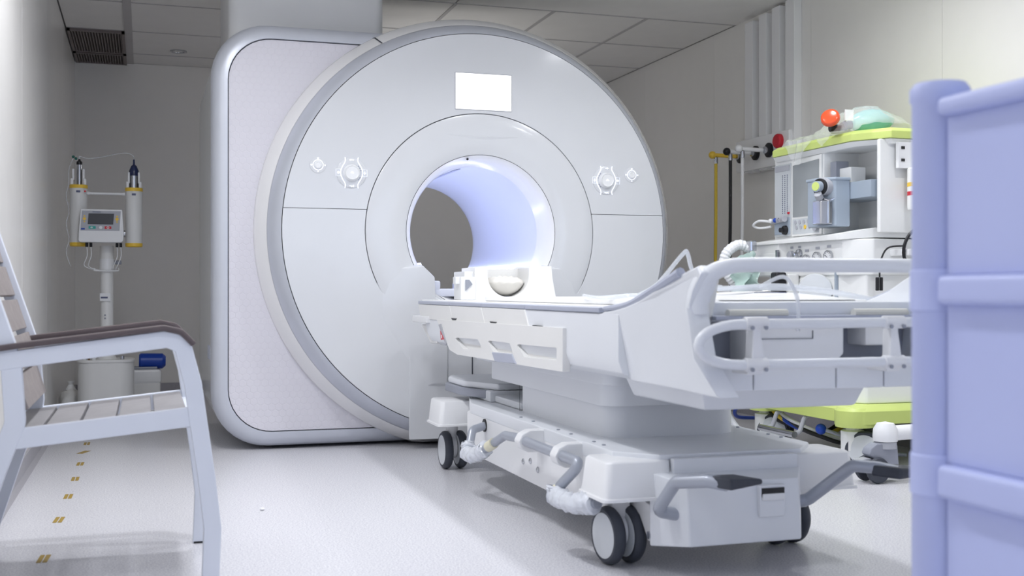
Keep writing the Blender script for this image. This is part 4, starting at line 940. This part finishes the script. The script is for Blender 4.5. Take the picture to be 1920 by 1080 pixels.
# vaporizer
va = thing('vaporizer', 'blue-grey vaporizer with round dial hung on the machine rail', 'vaporizer', (3.02, 4.6, 1.095))
G().prism([(2.975, 4.72), (2.975, 4.62), (3.02, 4.555), (3.10, 4.555), (3.10, 4.72)], 'z', 1.095, 1.315).build('vaporizer_body', 'anesblue', va, bevel=.008)
G().prism([(2.97, 4.725), (2.97, 4.615), (3.018, 4.55), (3.10, 4.55), (3.10, 4.725)], 'z', 1.308, 1.322).build('vaporizer_lid', 'anesblue', va, bevel=.004)
dx = Vector((-.93, -.36, 0)); dc = Vector((2.985, 4.60, 1.278))
dl = G().lathe([(.046, -.02), (.042, .018), (.038, .02)], dc, dx, 32).build('dial_housing', 'panelgrey', va)
G().lathe([(.038, .018), (.038, .030), (.03, .032)], dc, dx, 32).build('dial_scale', 'dark', dl)
G().lathe([(.026, .03), (.025, .058), (.0, .058)], dc, dx, 24).build('dial_grip', 'anesblue', dl); G().lathe([(.020, .058), (.020, .060), (0, .060)], dc, dx, 24).build('dial_face', 'green', dl)
fl_ = G().prism([(2.945, 4.63), (2.955, 4.575), (2.985, 4.555), (3.01, 4.56), (3.01, 4.64)], 'z', 1.105, 1.215).build('filler_block', 'steel', va, bevel=.006)
G().lathe([(.018, 0), (.018, .03), (.012, .034), (0, .034)], (2.96, 4.59, 1.225), (-.6, -.4, .6), 16).build('filler_cap', 'panelgrey', fl_)
G().tube(smooth_path([(2.97, 4.585, 1.225), (2.99, 4.56, 1.215), (3.01, 4.55, 1.222)], 4), .004, 6).build('filler_link', 'steel', fl_)

# resuscitator in clear bag on the green top
rs = thing('resuscitator_bag', 'teal resuscitator bag with orange face mask on the green top', 'resuscitator', (3.25, 4.6, 1.53))
prof = []
for k in range(25):
    t = k / 24; r = .058 * (math.sin(PI * min(1, max(0, .06 + t * .9)))) ** .55; prof.append((r * (1 + (.03 if k % 4 == 0 else 0)), -.11 + .22 * t))
G().lathe(prof, (3.245, 4.60, 1.592), (.93, -.05, .10), 28).build('squeeze_bag', 'tealbag', rs, ang=60)
G().lathe([(.018, 0), (.022, .01), (.018, .03), (.024, .035), (.020, .05)], (3.14, 4.605, 1.575), (-.9, .05, -.22), 16).build('valve', 'navy', rs)
G().lathe([(.016, 0), (.016, .06)], (3.09, 4.61, 1.56), (-.8, .1, -.1), 14).build('elbow', 'dark', rs)
G().lathe([(.013, 0), (.018, .02), (.034, .035), (.044, .05), (.042, .066), (.030, .070)], (3.045, 4.615, 1.572), (-.55, -.55, .35), 26).build('face_mask', 'orange', rs, ang=70)
G().box(3.075, 3.12, 4.56, 4.565, 1.585, 1.635).build('paper_tag', 'white', rs)
rg = random.Random(9); vs_, fs = [], []; n, m_ = 34, 12
for i in range(n + 1):
    for j in range(m_ + 1):
        u, v = i / n, j / m_
        y_ = 5.06 - .66 * u; s_ = math.sin(PI * v)
        hgt = 1.535 + s_ * (.028 + .10 * max(0, math.sin(PI * min(1, max(0, (u - .35) / .65)))) ** .7)
        x = 3.035 + .33 * v if u > .3 else 3.035 + .22 * v
        if j == 0: hgt = 1.525 - .11 * math.exp(-((u - .22) / .12) ** 2) - .05 * math.exp(-((u - .55) / .06) ** 2); x = 3.038
        vs_.append((x + rg.uniform(-.008, .008), y_ + rg.uniform(-.008, .008), hgt + rg.uniform(-.007, .007)))
for i in range(n):
    for j in range(m_): fs.append((i * (m_ + 1) + j, (i + 1) * (m_ + 1) + j, (i + 1) * (m_ + 1) + j + 1, i * (m_ + 1) + j + 1))
bo = G().add(vs_, fs).build('plastic_bag', 'film', None, ang=50, label='clear crumpled plastic bag around the resuscitator on the machine top', cat='plastic bag')
md = bo.modifiers.new('thick', 'SOLIDIFY'); md.thickness = .0008

# rolling stand beside the machine, mostly behind the cart
rs_ = thing('rolling_stand', 'white rolling stand leg with grey braked caster beside the machine', 'stand', (3.34, 4.08, 0))
G().tube([(2.97, 4.10, .20), (3.34, 4.08, .215)], .032, 14).build('stand_leg', 'white', rs_)
G().lathe([(.05, -.02), (.052, 0), (.05, .03), (.035, .055), (0, .062)], (2.96, 4.10, .19), (0, 0, 1), 24).build('leg_knuckle', 'white', rs_)
G().lathe([(.046, 0), (.046, .028)], (2.96, 4.10, .14), (0, 0, 1), 24).build('swivel', 'panelgrey', rs_)
fk = G().prism([(2.87, .145), (2.90, .165), (3.00, .16), (3.01, .05), (2.995, .02), (2.96, .02), (2.93, .07), (2.86, .12)], 'y', 4.07, 4.13).build('caster_fork', 'greyplastic', rs_, bevel=.008)
G().prism([(2.81, .098), (2.87, .105), (2.89, .09), (2.84, .085)], 'y', 4.075, 4.125).build('brake_tab', 'panelgrey', fk, bevel=.003)
for s2 in (-1, 1): G().lathe([(.02, -.012), (.05, -.012), (.055, 0), (.05, .012), (.02, .012)], (2.895, 4.10 + s2 * .042, .055), (0, 1, 0), 24).build('caster_wheel', 'rubber', fk)
G().lathe([(.07, .19), (.07, .24), (.03, .26), (.022, .28), (.022, 1.0), (0, 1.0)], (3.34, 4.08, 0), (0, 0, 1), 20).build('stand_pole', 'white', rs_, ang=40)
G().tube([(3.34, 4.08, .215), (3.55, 3.85, .20)], .03, 12).tube([(3.34, 4.08, .215), (3.55, 4.28, .20)], .03, 12).build('rear_leg', 'white', rs_)
for (x, y_) in ((3.55, 3.85), (3.55, 4.26)):
    G().cyl((x, y_, .05), .02, .16, (0, 0, 1), 12).build('caster_stem', 'panelgrey', rs_); G().lathe([(.02, -.012), (.05, -.012), (.055, 0), (.05, .012), (.02, .012)], (x, y_, .055), (0, 1, 0), 20).build('caster_wheel', 'rubber', rs_)
# scrap of paper on the floor
G().sphere((.41, 4.25, .006), .008, 1.2, 1, .7, 8, 6).build('paper_scrap', 'white', None, label='tiny white scrap lying on the floor before the scanner', cat='scrap')
